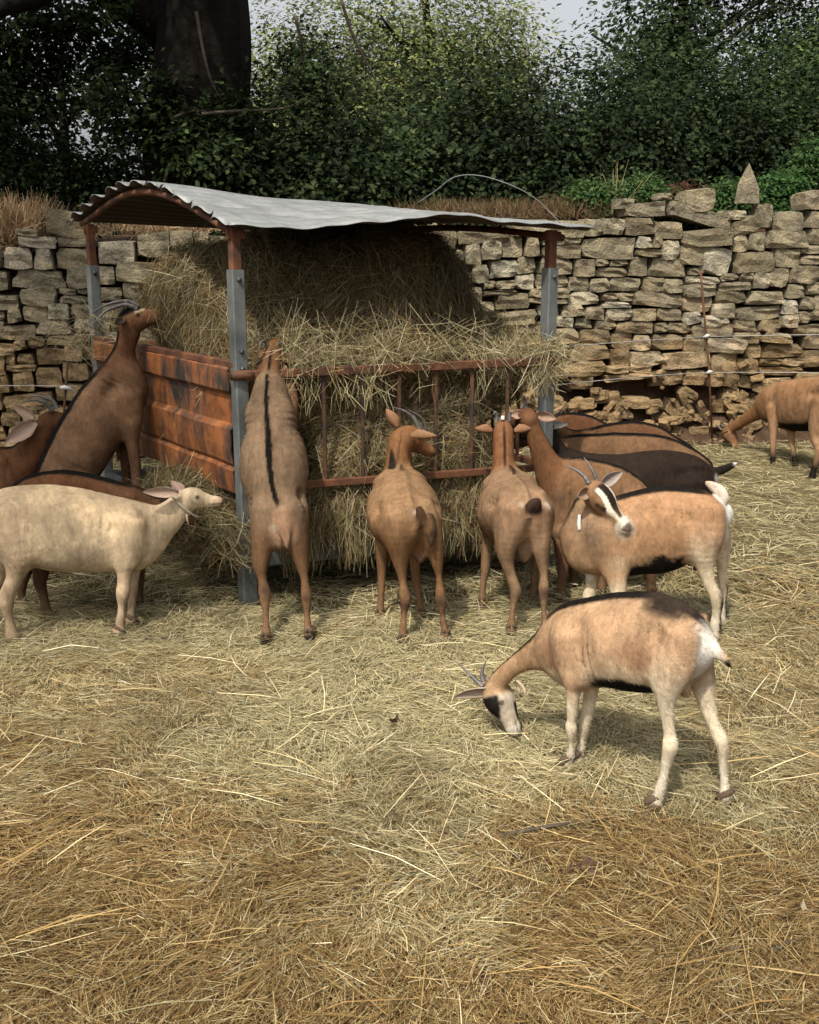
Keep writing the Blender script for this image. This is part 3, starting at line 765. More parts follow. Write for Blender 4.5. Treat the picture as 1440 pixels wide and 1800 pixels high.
    g.limb('leg_sh', [(222, 920, 64), (220, 955, 56), (220, 990, 38)], .10, .10, (.5, .6), .05)
    g.limb('leg_fl', [(220, 975, 40), (219, 1000, 28), (218, 1024, 23), (216, 1044, 23), (214, 1068, 17), (212, 1090, 18), (211, 1102, 20), (208, 1113, 26)], .09, ratio=(.8, .95))
    g.limb('leg_fr', [(238, 985, 30), (235, 1010, 21), (233, 1040, 18), (231, 1066, 14), (230, 1082, 16), (229, 1093, 21)], -.08, ratio=(.8, .95))
    g.limb('leg_hl', [(5, 905, 84), (22, 945, 78), (32, 985, 52), (26, 1015, 36), (14, 1042, 30), (11, 1058, 27), (15, 1085, 20), (19, 1105, 22), (23, 1124, 27)], .09, ratio=(.6, .95), k=.045)
    g.limb('leg_hr', [(-15, 930, 70), (-2, 985, 44), (0, 1010, 26), (-10, 1035, 22), (-15, 1065, 17), (-14, 1085, 18), (-12, 1100, 22)], -.08, ratio=(.6, .95), k=.045)
    g.head(g.S(326, 875, 0), g.S(388, 872, .0), (0, 0, 1), wide=.95)
    q = 1 if g.hs @ g.n > 0 else -1
    g.ear(q, g.S(254, 864, .12), .055, base=g.S(314, 866, .055), face=(.2, -1, .35), outer=(.62, .50, .38), inner=(.46, .32, .24))
    g.ear(-q, g.S(300, 842, -.14), .05, face=(.5, -.8, 0), outer=(.50, .36, .26), inner=(.45, .30, .22))
    for x, y, d in ((216, 1046, .10), (10, 1044, .12), (232, 1042, -.08)): g.spot(g.S(x, y, d), .045, (.30, .21, .13), .9)
    g.spot(g.S(45, 1000, .12), .07, (.36, .26, .16), .9);  g.spot(g.S(95, 1003, .1), .05, (.40, .30, .22), .9)
    CR = (.52, .425, .28)
    g.build(coat(CR, upper=(.50, .39, .245), flank=(.55, .46, .32), stripe=None, legs=(.47, .37, .25), lowleg=(.42, .32, .21), fmask=lambda c, hm, x, y, z, j: blend(c, (.46, .33, .23), hm * sstep(x, .8, .95)), k=1.14, tint=(1, .95, .92)), 26000, .011, (-.8, 0, -.6))
    col_parts(g, [((311, 868), 0), ((340, 905), 0)])
    # ---------- reared goat in the middle, seen from behind
    g = Goat('brown goat reared up on its hind legs against the front of the rack', .0086, Y=Y0)
    Yg = G(500, 1120)[1]
    def YY(t): return Yg + t
    g.axis_torso([(494, 945, 52, YY(.11), .06), (495, 918, 84, YY(.14), .10), (491, 890, 95, YY(.18), .125), (485, 860, 105, YY(.23), .155), (482, 822, 121, YY(.28), .185), (480, 780, 106, YY(.33), .185), (477, 740, 88, YY(.37), .17), (475, 705, 68, YY(.42), .13), (474, 682, 52, YY(.46), .09)])
    g.axis_torso([(475, 705, 52, YY(.44), .08), (475, 675, 44, YY(.50), .07), (477, 650, 36, YY(.55), .065), (479, 632, 34, YY(.60), .06)], name='neck', k=.04)
    g.limb('leg_hl', [(468, 900, 56), (464, 940, 46), (461, 968, 36), (458, 993, 29), (461, 1018, 21), (465, 1040, 22), (466, 1050, 20), (467, 1075, 15), (468, 1098, 15), (468, 1112, 18), (467, 1127, 20)], -.16, ratio=(1.5, 1.0), k=.04)
    g.limb('leg_hr', [(512, 900, 56), (521, 940, 44), (527, 968, 34), (531, 993, 25), (535, 1018, 18), (538, 1042, 19), (539, 1054, 18), (540, 1080, 14), (541, 1098, 15), (542, 1108, 17), (544, 1120, 20)], -.16, ratio=(1.5, 1.0), k=.04)
    g.limb('tail', [(499, 900, 30), (500, 925, 26), (503, 945, 16), (504, 962, 7)], -.05, -.02, (.6, .6), .015, False)
    g.limb('leg_fl', [(448, 735, 34), (440, 705, 24), (446, 672, 18), (452, 655, 17), (458, 645, 18)], -.52, -.62, (1.2, 1), .03, False)
    g.limb('leg_fr', [(505, 735, 36), (512, 705, 26), (508, 672, 19), (503, 655, 17), (498, 647, 18)], -.52, -.62, (1.2, 1), .03, False)
    sk = P(479, 622, YY(.62)); g.head(sk, sk + np.array([.07, .16, .09]), (0, -.6, .8), .20)
    g.ear(-1 if g.hs[0] > 0 else 1, P(455, 632, YY(.56)), .05, face=(0, 1, .1)); g.ear(1 if g.hs[0] > 0 else -1, P(510, 640, YY(.60)), .05, face=(0, 1, .2))
    g.horn([P(472, 612, YY(.60)), P(466, 600, YY(.58)), P(458, 603, YY(.54)), P(455, 616, YY(.50))], .012)
    g.horn([P(488, 611, YY(.62)), P(494, 602, YY(.60)), P(502, 606, YY(.56))], .012)
    g.spot(P(498, 925, YY(.02)), .075, (.42, .25, .15), .6, sq=(1, 1, .7)); g.spot(P(480, 930, YY(.03)), .022, (.5, .38, .28), .9)
    for x, y in ((467, 1040), (538, 1050)): g.spot(G(x, y + 0, .27) * 0 + P(x, y, YY(.0)), .035, (.07, .04, .028), .9)
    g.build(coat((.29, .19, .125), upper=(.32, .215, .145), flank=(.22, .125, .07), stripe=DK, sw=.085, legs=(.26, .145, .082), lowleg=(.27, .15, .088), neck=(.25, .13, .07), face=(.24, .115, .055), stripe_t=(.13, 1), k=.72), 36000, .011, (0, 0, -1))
    # ---------- two goats seen from behind at the front rack
    Y6 = G(708, 1127)[1]
    g = Goat('warm brown goat at the rack with head turned right, ears spread and dark horns', .0086, Y=Y6); g.anat = 2.2
    yy = lambda t: Y6 + t
    g.axis_torso([(724, 925, 62, yy(.04), .085), (717, 920, 108, yy(.10), .135), (714, 914, 126, yy(.19), .165), (711, 905, 132, yy(.30), .185), (708, 893, 126, yy(.40), .185), (705, 880, 106, yy(.50), .175), (703, 866, 84, yy(.57), .15), (701, 855, 62, yy(.62), .11)], (1, .12, 0), dors=(0, -.2, 1))
    g.axis_torso([(702, 858, 60, yy(.58), .10), (700, 830, 48, yy(.62), .085), (700, 800, 42, yy(.64), .078), (704, 775, 42, yy(.66), .07)], name='neck', k=.045)
    g.limb('leg_hl', [(700, 910, 58), (700, 945, 50), (703, 970, 38), (705, 995, 27), (708, 1020, 19), (711, 1045, 20), (712, 1058, 19), (710, 1082, 14), (709, 1102, 15), (708, 1114, 17), (708, 1129, 20)], -.07, ratio=(1.6, 1.0), k=.04)
    g.limb('leg_hr', [(745, 915, 54), (758, 945, 42), (765, 965, 31), (769, 990, 23), (772, 1015, 16), (774, 1042, 18), (775, 1058, 18), (778, 1080, 13), (781, 1100, 14), (782, 1110, 16), (784, 1121, 19)], -.07, ratio=(1.6, 1.0), k=.04)
    g.limb('leg_fl', [(682, 905, 40), (675, 945, 30), (672, 975, 23), (671, 1005, 18), (671, 1030, 15), (670, 1052, 14), (669, 1068, 16), (668, 1084, 19)], -.40, ratio=(1.3, 1.0), k=.03)
    g.limb('leg_fr', [(728, 935, 34), (730, 965, 24), (730, 995, 18), (732, 1020, 16), (736, 1045, 13), (738, 1062, 14), (739, 1073, 15), (741, 1085, 18)], -.38, ratio=(1.3, 1.0), k=.03)
    g.limb('tail', [(736, 893, 14), (740, 902, 18), (742, 915, 18), (741, 928, 8)], .03, .05, (.6, .6), .015, False)
    g.limb('tail_tuft', [(757, 905, 12), (760, 930, 15), (758, 950, 13), (757, 962, 6)], .02, .04, (.6, .6), .015, False)
    g.dents += [(P(742, y, yy(-.04)), np.array([.022, .09, .05]), -.020) for y in (925, 945, 965)]
    g.limb('udder', [(738, 945, 34), (738, 970, 28), (739, 984, 14)], -.08, -.06, (.8, .8), .03, False)
    sk = P(712, 764, yy(.66)); g.head(sk, sk + nrm(np.array([.80, .42, -.42])) * .205, (.10, .1, 1), .205, 1.05)
    L_ = -1 if g.hs[1] > 0 else 1
    g.ear(L_, P(768, 762, yy(.54)), .065, base=P(722, 766, yy(.60)), face=(.1, .7, .5), outer=(.30, .17, .085), inner=(.36, .22, .13))
    g.ear(-L_, P(680, 718, yy(.70)), .065, base=P(699, 752, yy(.68)), face=(.2, .9, 0), outer=(.28, .15, .075), inner=(.36, .22, .13))
    g.horn([P(738, 756, yy(.72)), P(728, 736, yy(.72)), P(710, 722, yy(.70)), P(690, 716, yy(.68))], .015)
    g.horn([P(742, 768, yy(.80)), P(748, 752, yy(.80)), P(740, 734, yy(.78)), P(718, 720, yy(.76))], .015)
    g.spot(P(729, 903, yy(-.01)), .016, (.62, .55, .46), .8); g.spot(P(740, 912, yy(0)), .03, (.05, .03, .022), .4, only=['tail'])
    g.spot(P(759, 935, yy(0)), .05, (.03, .022, .018), .4, only=['tail_tuft'])
    for x, y in ((711, 1062), (775, 1060)): g.spot(P(x, y, Y6), .045, (.05, .03, .02), .8)
    for x, y, dy, rr in catmull([(687, 758, .60, .018), (685, 780, .58, .020), (687, 805, .56, .024), (692, 828, .53, .030), (702, 842, .50, .032), (715, 848, .47, .024), (728, 852, .44, .014)], 5): g.spot(P(x, y, yy(dy)), rr, (.02, .015, .012), .4, only=['neck', 'torso'])
    def fm6(col, hm, x, y, z, j): return blend(col, (.02, .016, .014), hm * sstep(z, .0, .1) * (1 - sstep(np.abs(np.abs(y) - .05), .03, .07)) * sstep(x, .25, .45))
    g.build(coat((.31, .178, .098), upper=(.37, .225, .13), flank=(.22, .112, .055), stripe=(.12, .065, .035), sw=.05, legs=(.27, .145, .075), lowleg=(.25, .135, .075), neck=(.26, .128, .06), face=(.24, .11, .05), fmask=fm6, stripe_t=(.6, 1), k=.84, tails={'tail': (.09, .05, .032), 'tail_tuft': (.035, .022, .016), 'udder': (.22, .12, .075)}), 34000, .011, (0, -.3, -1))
    Y7 = G(898, 1110)[1]
    g = Goat('brown goat from behind at the rack with upturned dark tail and a dark neck line', .0086, Y=Y7); g.anat = 2.2
    yy = lambda t: Y7 + t
    g.axis_torso([(925, 908, 60, yy(.02), .08), (920, 905, 100, yy(.08), .13), (914, 905, 122, yy(.17), .165), (908, 905, 132, yy(.28), .185), (902, 898, 128, yy(.38), .185), (898, 883, 108, yy(.48), .175), (893, 866, 84, yy(.56), .145), (889, 852, 60, yy(.62), .10)], (1, .15, 0), dors=(0, -.2, 1))
    g.axis_torso([(892, 858, 56, yy(.58), .10), (887, 830, 42, yy(.62), .08), (885, 800, 38, yy(.65), .07), (885, 775, 37, yy(.68), .065), (885, 762, 36, yy(.70), .06)], name='neck', k=.045)
    g.limb('leg_hl', [(898, 895, 50), (892, 935, 46), (889, 965, 36), (892, 990, 27), (898, 1012, 22), (905, 1030, 21), (906, 1042, 20), (902, 1065, 14), (900, 1085, 14), (899, 1097, 17), (898, 1112, 20)], -.06, ratio=(1.6, 1.0), k=.04)
    g.limb('leg_hr', [(945, 900, 50), (950, 935, 40), (951, 965, 31), (954, 990, 23), (956, 1012, 18), (956, 1034, 19), (956, 1046, 17), (956, 1070, 13), (957, 1088, 14), (958, 1098, 16), (958, 1110, 19)], -.06, ratio=(1.6, 1.0), k=.04)
    g.limb('leg_fl', [(866, 900, 36), (860, 940, 26), (856, 970, 20), (853, 1000, 17), (850, 1022, 14), (848, 1042, 14), (848, 1051, 16), (846, 1064, 19)], -.42, ratio=(1.3, 1.0), k=.03)
    g.limb('leg_fr', [(935, 930, 30), (942, 960, 22), (942, 989, 17), (940, 1012, 14), (939, 1032, 13), (938, 1042, 15), (938, 1053, 17)], -.45, ratio=(1.3, 1.0), k=.03)
    g.limb('tail', [(930, 905, 18), (935, 897, 25), (940, 887, 27), (946, 879, 14)], .02, .08, (.6, .6), .015, False)
    g.dents += [(P(930, y, yy(-.04)), np.array([.022, .09, .05]), -.018) for y in (920, 940, 960)]
    g.limb('udder', [(922, 955, 36), (922, 975, 28), (922, 985, 12)], -.10, -.08, (.8, .8), .03, False)
    sk = P(885, 752, yy(.72)); g.head(sk, sk + nrm(np.array([.05, .75, -.65])) * .2, (0, .65, .75), .2, 1.0)
    q = 1 if g.hs[0] > 0 else -1
    g.ear(-q, P(835, 751, yy(.70)), .06, base=P(866, 758, yy(.70)), face=(0, .8, .4), outer=(.28, .14, .07)); g.ear(q, P(934, 751, yy(.70)), .06, base=P(904, 758, yy(.70)), face=(0, .8, .4), outer=(.28, .14, .07))
    for a, b in ((873, 868), (896, 903)):
        g.horn([P(a, 740, yy(.74)), P(a, 730, yy(.74)), P((a + b) / 2, 724, yy(.73)), P(b, 729, yy(.72))], .014)
    g.parts.append(('wattle', [P(884, 738, yy(.70)), P(884, 731, yy(.70))], [.012, .010], M['coat_white']))
    g.spot(P(938, 888, yy(-.06)), .05, (.055, .032, .024), .3, only=['tail']); g.spot(P(916, 890, yy(-.02)), .024, (.58, .5, .38), .8); g.spot(P(960, 890, yy(.0)), .024, (.58, .5, .38), .8)
    for x, y in ((905, 1040), (956, 1042)): g.spot(P(x, y, Y7), .040, (.07, .04, .028), .8)
    g.spot(P(925, 940, yy(0)), .11, (.44, .28, .17), .8)
    g.build(coat((.31, .185, .115), upper=(.35, .22, .14), flank=(.25, .145, .085), stripe=(.05, .028, .02), sw=.07, legs=(.34, .215, .135), lowleg=(.28, .165, .10), neck=(.27, .125, .062), face=(.25, .11, .05), stripe_t=(.6, 1), k=.84, tails={'tail': (.065, .038, .027), 'udder': (.30, .20, .13)}), 34000, .011, (0, -.3, -1))
    # ---------- reddish goat between
    g = Goat('reddish brown goat feeding beside the right post, long neck with black mane', .0105, ((990, 1035), (1140, 1040)))
    g.side_torso([((980, 838), (975, 925), .07), ((990, 815), (985, 955), .11), ((1015, 806), (1010, 975), .145), ((1050, 812), (1045, 985), .17), ((1085, 822), (1080, 980), .165), ((1112, 840), (1105, 965), .13), ((1135, 860), (1128, 940), .08)])
    g.side_torso([((1000, 812), (970, 905), .085), ((978, 795), (948, 850), .065), ((962, 770), (935, 800), .052), ((950, 745), (925, 765), .048), ((940, 730), (920, 748), .045)], .045, 'neck')
    g.limb('leg_fl', [(992, 940, 44), (990, 975, 28), (990, 1000, 20), (988, 1022, 18), (987, 1038, 16), (986, 1050, 20)], .09, ratio=(.8, .95))
    g.limb('leg_fr', [(1010, 940, 40), (1008, 970, 26), (1008, 995, 18), (1008, 1015, 16), (1007, 1028, 18)], -.08, ratio=(.8, .95))
    g.limb('leg_hl', [(1118, 880, 60), (1115, 925, 56), (1120, 965, 36), (1132, 990, 24), (1142, 1010, 20), (1146, 1030, 16), (1148, 1046, 20)], .09, ratio=(.6, .95), k=.045)
    g.limb('leg_hr', [(1060, 920, 50), (1056, 960, 36), (1054, 990, 22), (1059, 1010, 18), (1058, 1026, 15), (1058, 1038, 18)], -.08, ratio=(.6, .95), k=.045)
    sk = g.S(932, 735, 0); g.head(sk, sk + nrm(np.array([-.35, .75, -.1])) * .2, (0, .1, 1), .2)
    g.ear(1 if g.hs[0] > 0 else -1, sk + np.array([.155, .02, -.005]), .055, face=(0, -1, .3), outer=(.30, .12, .055))
    g.ear(-1 if g.hs[0] > 0 else 1, sk + np.array([-.12, .05, .02]), .055, face=(0, -1, .3), outer=(.28, .12, .055))
    g.horn([sk + np.array(v) for v in [(-.02, .05, .05), (-.03, .03, .10), (-.04, -.01, .13)]], .014)
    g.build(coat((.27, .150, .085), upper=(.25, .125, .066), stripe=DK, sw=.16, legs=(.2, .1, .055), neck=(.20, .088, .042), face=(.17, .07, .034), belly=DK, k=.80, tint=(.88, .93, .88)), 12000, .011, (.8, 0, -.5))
    # ---------- black goat
    g = Goat('black goat with raised tail and white rump patch behind the alpine goat', .0105, ((1010, 992), (1225, 998)))
    g.side_torso([((985, 808), (980, 880), .065), ((1000, 794), (1000, 905), .105), ((1040, 799), (1035, 925), .14), ((1090, 801), (1088, 935), .165), ((1150, 794), (1148, 935), .168), ((1195, 797), (1190, 915), .145), ((1228, 809), (1224, 890), .105), ((1250, 828), (1244, 866), .055)])
    g.side_torso([((1012, 795), (985, 880), .075), ((996, 786), (972, 835), .06), ((985, 770), (962, 800), .05), ((976, 752), (954, 772), .045)], .045, 'neck')
    for nm, x, yb, d in (('leg_fl', 1012, 993, .09), ('leg_fr', 1030, 985, -.08)):
        g.limb(nm, [(x, 900, 40), (x, 935, 26), (x, 965, 17), (x - 1, 985, 14), (x - 2, yb + 5, 18)], d, ratio=(.8, .95))
    for nm, x, yb, d in (('leg_hl', 1226, 1000, .09), ('leg_hr', 1212, 990, -.08)):
        g.limb(nm, [(x - 10, 850, 56), (x - 12, 890, 48), (x - 10, 925, 28), (x + 4, 950, 19), (x + 4, 975, 14), (x, yb + 3, 18)], d, ratio=(.65, .95), k=.04)
    g.limb('tail', [(1240, 826, 14), (1255, 828, 15), (1270, 826, 16), (1285, 819, 13), (1297, 813, 5)], .0, 0, (.7, .7), .02, False)
    sk = g.S(962, 752, .02); g.head(sk, sk + nrm(np.array([-.75, .5, -.15])) * .2, (0, 0, 1), .2)
    g.ear(1, sk + np.array([.12, -.03, .03]), .05, face=(0, -1, .4), outer=(.30, .29, .26), inner=(.34, .32, .28)); g.ear(-1, sk + np.array([-.03, .1, .06]), .05)
    g.spot(g.S(1254, 842, 0), .045, (.72, .69, .64), .4); g.spot(g.S(1293, 815, 0), .02, (.55, .53, .5), .4, only=['tail'])
    g.build(coat((.020, .015, .013), upper=(.026, .018, .014), stripe=None, fmask=lambda c, hm, x, y, z, j: c), 10000, .011, (.8, 0, -.5))
    # ---------- three brown backs behind, at the right side of the rack
    def far_goat(label, top, dy, plane, wd, nk, skp, nd_, base, up, earlab=None, vs=.012):
        g = Goat(label, vs, plane)
        n = len(top); st = []
        for i, (x, y) in enumerate(top):
            t = i / (n - 1); k = math.sin(math.pi * min(1, .16 + t * .80)) ** .5
            st.append(((x, y), (x - 3, y + dy * k), wd * (.35 + .65 * k) * (1 if 0 < i < n - 1 else .6)))
        g.side_torso(st); g.side_torso(nk, .045, 'neck')
        xf, yf = plane[0]; xh, yh = plane[1]
        yb = top[1][1] + dy * .7
        for nm, x, d, o in (('leg_fl', xf, .09, 4), ('leg_fr', xf + 14, -.08, -4)):
            g.limb(nm, [(x, yb, 36), (x, yb + (yf - yb) * .4, 22), (x, yb + (yf - yb) * .65, 15), (x - 1, yb + (yf - yb) * .85, 13), (x - 2, yf + o, 16)], d, ratio=(.8, .95))
        for nm, x, d, o in (('leg_hl', xh, .09, 4), ('leg_hr', xh - 12, -.08, -4)):
            g.limb(nm, [(x - 8, yb - 12, 46), (x - 10, yb + 10, 40), (x - 6, yb + (yh - yb) * .45, 24), (x + 5, yb + (yh - yb) * .62, 17), (x + 3, yb + (yh - yb) * .85, 13), (x, yh + o, 16)], d, ratio=(.65, .95), k=.04)
        t = top[-1]; g.limb('tail', [(t[0] - 6, t[1] + 4, 11), (t[0] + 5, t[1] + 8, 12), (t[0] + 12, t[1] + 20, 5)], 0, 0, (.6, .6), .02, False)
        sk = g.S(*skp, 0); g.head(sk, sk + nrm(np.array(nd_)) * .2, (0, 0, 1), .2)
        q = 1 if g.hs @ g.n > 0 else -1
        g.ear(q, sk + g.n * .14 + np.array([.02, 0, .02]), .05, outer=base); g.ear(-q, sk - g.n * .14, .05, outer=base)
        g.horn([sk + np.array(v) for v in [(.0, -.02, .05), (.04, -.03, .11), (.09, -.04, .13)]], .012)
        g.build(coat(base, upper=up, stripe=DK, sw=.24, legs=base, lowleg=DK, belly=DK, k=.62, tint=(.84, .93, .92)), 7000, .012, (.8, 0, -.5))
        return g
    far_goat('tan brown goat with black spine line directly behind the black goat', [(975, 800), (995, 770), (1050, 764), (1110, 763), (1158, 767), (1195, 781), (1228, 802), (1240, 822)], 118, ((1005, 952), (1215, 956)), .155,
             [((1000, 772), (985, 850), .075), ((978, 768), (965, 812), .055), ((960, 760), (950, 790), .048), ((946, 752), (938, 774), .045)], (938, 762), (-.9, .2, -.35), (.27, .135, .07), (.29, .145, .075))
    far_goat('dark brown goat, its curved back showing above the tan one beside the wall', [(1010, 785), (1030, 760), (1065, 748), (1110, 742), (1147, 748), (1175, 765), (1205, 784), (1216, 800)], 108, ((1030, 925), (1195, 925)), .15,
             [((1035, 755), (1018, 830), .07), ((1012, 755), (1000, 795), .055), ((994, 750), (985, 775), .045), ((980, 742), (972, 762), .042)], (970, 752), (-.9, .2, -.35), (.20, .088, .042), (.22, .095, .045))
    far_goat('deep red brown goat farthest back beside the post at the foot of the wall', [(955, 760), (968, 738), (985, 729), (1010, 727), (1035, 732), (1060, 745), (1090, 762), (1104, 778)], 95, ((968, 893), (1085, 893)), .13,
             [((972, 735), (960, 800), .065), ((950, 735), (942, 772), .05), ((936, 732), (928, 755), .042), ((922, 726), (914, 744), .04)], (912, 735), (-.9, .2, -.35), (.19, .078, .035), (.20, .082, .038))
    # ---------- lone goat on the right, grazing
    g = Goat('light brown goat with black lower legs grazing by the stone wall at right edge', .0105, ((1378, 814), (1452, 836)))
    g.side_torso([((1336, 692), (1340, 722), .06), ((1350, 680), (1352, 742), .10), ((1378, 671), (1376, 754), .14), ((1408, 667), (1406, 758), .17), ((1440, 664), (1438, 756), .17), ((1468, 668), (1464, 742), .14), ((1490, 684), (1484, 722), .07)])
    g.side_torso([((1352, 686), (1352, 735), .08), ((1333, 705), (1337, 738), .06), ((1314, 722), (1320, 744), .045), ((1296, 735), (1303, 753), .038), ((1284, 745), (1290, 760), .036)], .045, 'neck')
    g.limb('leg_fl', [(1358, 720, 30), (1359, 742, 20), (1359, 762, 14), (1359, 778, 12), (1359, 796, 9), (1359, 808, 10), (1358, 816, 12)], .09, ratio=(.8, .95))
    g.limb('leg_fr', [(1386, 735, 24), (1391, 758, 15), (1392, 775, 12), (1394, 790, 9), (1397, 808, 10), (1399, 820, 12)], .0, ratio=(.8, .95))
    g.limb('leg_hl', [(1448, 710, 48), (1438, 745, 38), (1434, 770, 22), (1440, 790, 15), (1435, 812, 11), (1430, 828, 11), (1427, 840, 14)], .10, ratio=(.65, .95), k=.04)
    g.limb('leg_hr', [(1470, 715, 40), (1470, 750, 28), (1475, 775, 18), (1480, 795, 13), (1480, 815, 10), (1478, 828, 12)], -.09, ratio=(.65, .95), k=.04)
    g.head(g.S(1280, 757, 0), g.S(1293, 795, .02), (-1, -.1, .3), L=.225, wide=1.05, deep=1.12)
    q = 1 if g.hs @ g.n > 0 else -1
    g.ear(q, g.S(1262, 778, .10), .075, base=g.S(1281, 758, .045), face=(-.3, -1, 0), outer=(.40, .25, .15), inner=(.34, .22, .15)); g.ear(-q, g.S(1290, 738, -.12), .06)
    g.horn([g.S(1270, 756, .02), g.S(1262, 750, .03), g.S(1255, 743, .04), g.S(1251, 735, .04)], .012)
    g.horn([g.S(1272, 750, -.02), g.S(1265, 744, -.03), g.S(1259, 738, -.04)], .012)
    g.build(coat((.36, .205, .115), upper=(.38, .21, .115), flank=(.42, .26, .16), belly=DK, belly_u=-.6, stripe=None, legs=(.40, .24, .145), lowleg=(.02, .015, .013), neck=(.34, .175, .09), face=(.22, .10, .05), k=.8), 8000, .012, (.8, 0, -.5))
    # ---------- goat reared at the side panel (left)
    a = P(241, 860, 6.25)
    g = Goat('brown goat with swept back horns reared up against the rusty side panel', .0086, ((235, 985), (75, 1010)))
    g.side_torso([((52, 885), (118, 935), .10), ((58, 850), (150, 892), .155), ((76, 803), (172, 840), .175), ((103, 748), (206, 785), .18), ((140, 690), (240, 735), .16), ((168, 660), (258, 700), .125), ((190, 640), (250, 662), .085)])
    g.side_torso([((172, 655), (256, 690), .10), ((192, 625), (240, 640), .062), ((204, 600), (238, 612), .052), ((207, 578), (246, 592), .05)], .045, 'neck')
    g.limb('leg_sh', [(220, 700, 60), (228, 735, 50), (230, 765, 30)], .10, .10, (.5, .6), .05, False)
    g.limb('leg_fl', [(228, 745, 40), (233, 780, 24), (237, 808, 21), (239, 830, 18), (241, 850, 18), (243, 862, 22)], .10, .10, ratio=(.8, .95), ground=False)
    g.limb('leg_fr', [(216, 745, 36), (216, 780, 22), (220, 810, 18), (222, 840, 15), (222, 856, 18)], -.08, -.08, ratio=(.8, .95), ground=False)
    g.limb('leg_hl', [(95, 870, 84), (110, 915, 60), (98, 945, 34), (88, 965, 24), (86, 990, 20), (88, 1012, 24)], .09, ratio=(.6, .95), k=.045)
    g.limb('leg_hr', [(85, 870, 80), (82, 915, 50), (66, 945, 30), (58, 965, 22), (58, 985, 18), (60, 1000, 22)], -.08, ratio=(.6, .95), k=.045)
    g.limb('tail', [(55, 890, 16), (46, 902, 14), (42, 915, 6)], 0, 0, (.6, .6), .02, False)
    sk = g.S(221, 566, 0); g.head(sk, g.S(283, 540, .02), (-.35, 0, 1), wide=.95, deep=1.1)
    q = 1 if g.hs @ g.n > 0 else -1
    g.ear(q, g.S(203, 568, .10), .05, face=(-.2, -1, 0), outer=(.08, .05, .035), inner=(.05, .035, .03)); g.ear(-q, g.S(214, 545, -.13), .05, outer=(.1, .06, .04))
    g.horn([g.S(240, 544, .03), g.S(222, 536, .035), g.S(200, 541, .045), g.S(182, 550, .05), g.S(167, 567, .06)], .017)
    g.horn([g.S(244, 538, -.04), g.S(224, 530, -.045), g.S(200, 532, -.05), g.S(178, 540, -.06), g.S(160, 552, -.06)], .016)
    g.spot(g.S(165, 830, 0), .10, DK, .15, only=['torso'], sq=(1, 1, 1)); g.spot(g.S(205, 792, 0), .05, DK, .2, only=['torso'])
    def fm2(col, hm, x, y, z, j):
        col = blend(col, DK, hm * sstep(z, .12, .17) * (1 - sstep(x, .5, .6)))
        col = blend(col, (.50, .36, .26), hm * (1 - sstep(np.abs(z - .12), .02, .045)) * sstep(x, .25, .3) * (1 - sstep(x, .55, .6)))
        return blend(col, (.03, .02, .015), hm * sstep(x, .86, .95))
    g.spot(g.S(244, 618, 0), .035, DK, .3, only=['neck', 'jaw'])
    g.build(coat((.245, .135, .078), flank=(.22, .12, .068), stripe=DK, sw=.22, legs=(.22, .12, .07), neck=(.16, .072, .036), face=(.21, .10, .052), fmask=fm2, k=.82, tint=(.90, .93, .90)), 16000, .011, (-.5, 0, -.8))
    # ---------- brown goat behind the cream one
    g = Goat('dark red brown goat half hidden behind the cream goat, head under the panel', .0105, ((236, 1068), (66, 1072)))
    g.side_torso([((28, 868), (30, 930), .07), ((45, 845), (48, 960), .12), ((75, 833), (78, 975), .15), ((115, 829), (115, 985), .17), ((160, 836), (158, 985), .165), ((205, 848), (200, 980), .14), ((238, 858), (232, 960), .10), ((252, 868), (248, 930), .06)])
    g.side_torso([((228, 856), (236, 940), .08), ((255, 866), (262, 920), .06), ((278, 874), (284, 912), .05), ((295, 876), (300, 906), .045)], .045, 'neck')
    g.limb('leg_hl', [(60, 930, 66), (70, 975, 42), (72, 1005, 30), (70, 1022, 24), (76, 1045, 17), (80, 1065, 17), (83, 1084, 22)], .09, ratio=(.6, .95), k=.045)
    g.limb('leg_hr', [(45, 930, 60), (46, 975, 40), (44, 1005, 26), (40, 1022, 20), (38, 1042, 15), (40, 1052, 16), (42, 1062, 19)], -.08, ratio=(.6, .95), k=.045)
    g.limb('leg_fl', [(232, 945, 36), (232, 985, 24), (233, 1020, 18), (232, 1045, 14), (231, 1062, 15), (229, 1076, 18)], .09, ratio=(.8, .95))
    g.limb('leg_fr', [(246, 945, 34), (247, 985, 22), (247, 1015, 16), (246, 1038, 13), (245, 1050, 14), (244, 1060, 18)], -.08, ratio=(.8, .95))
    g.head(g.S(305, 890, 0), g.S(352, 915, .0), (.2, 0, 1), wide=1.0)
    q = 1 if g.hs @ g.n > 0 else -1
    g.ear(-q, g.S(306, 848, -.05), .05, face=(0, -1, 0), outer=(.34, .2, .14)); g.ear(q, g.S(280, 880, .09), .05)
    g.build(coat((.185, .078, .038), upper=(.19, .078, .036), stripe=DK, sw=.24, legs=(.12, .06, .035), lowleg=(.16, .09, .055), belly=DK, k=.8, tint=(.88, .95, .92)), 8000, .011, (-.8, 0, -.5))
    # ---------- goat at the left edge
    g = Goat('brown goat with long pale ears at the left edge, facing away to the wall', .0105, ((45, 1000), (-130, 1015)))
    g.side_torso([((-170, 820), (-165, 880), .08), ((-140, 795), (-138, 915), .14), ((-95, 785), (-92, 930), .17), ((-45, 785), (-42, 930), .17), ((0, 790), (0, 915), .14), ((28, 800), (22, 885), .09)])
    g.side_torso([((-5, 790), (10, 890), .10), ((25, 782), (45, 855), .075), ((48, 762), (72, 815), .06), ((60, 745), (90, 775), .052), ((68, 735), (96, 755), .05)], .045, 'neck')
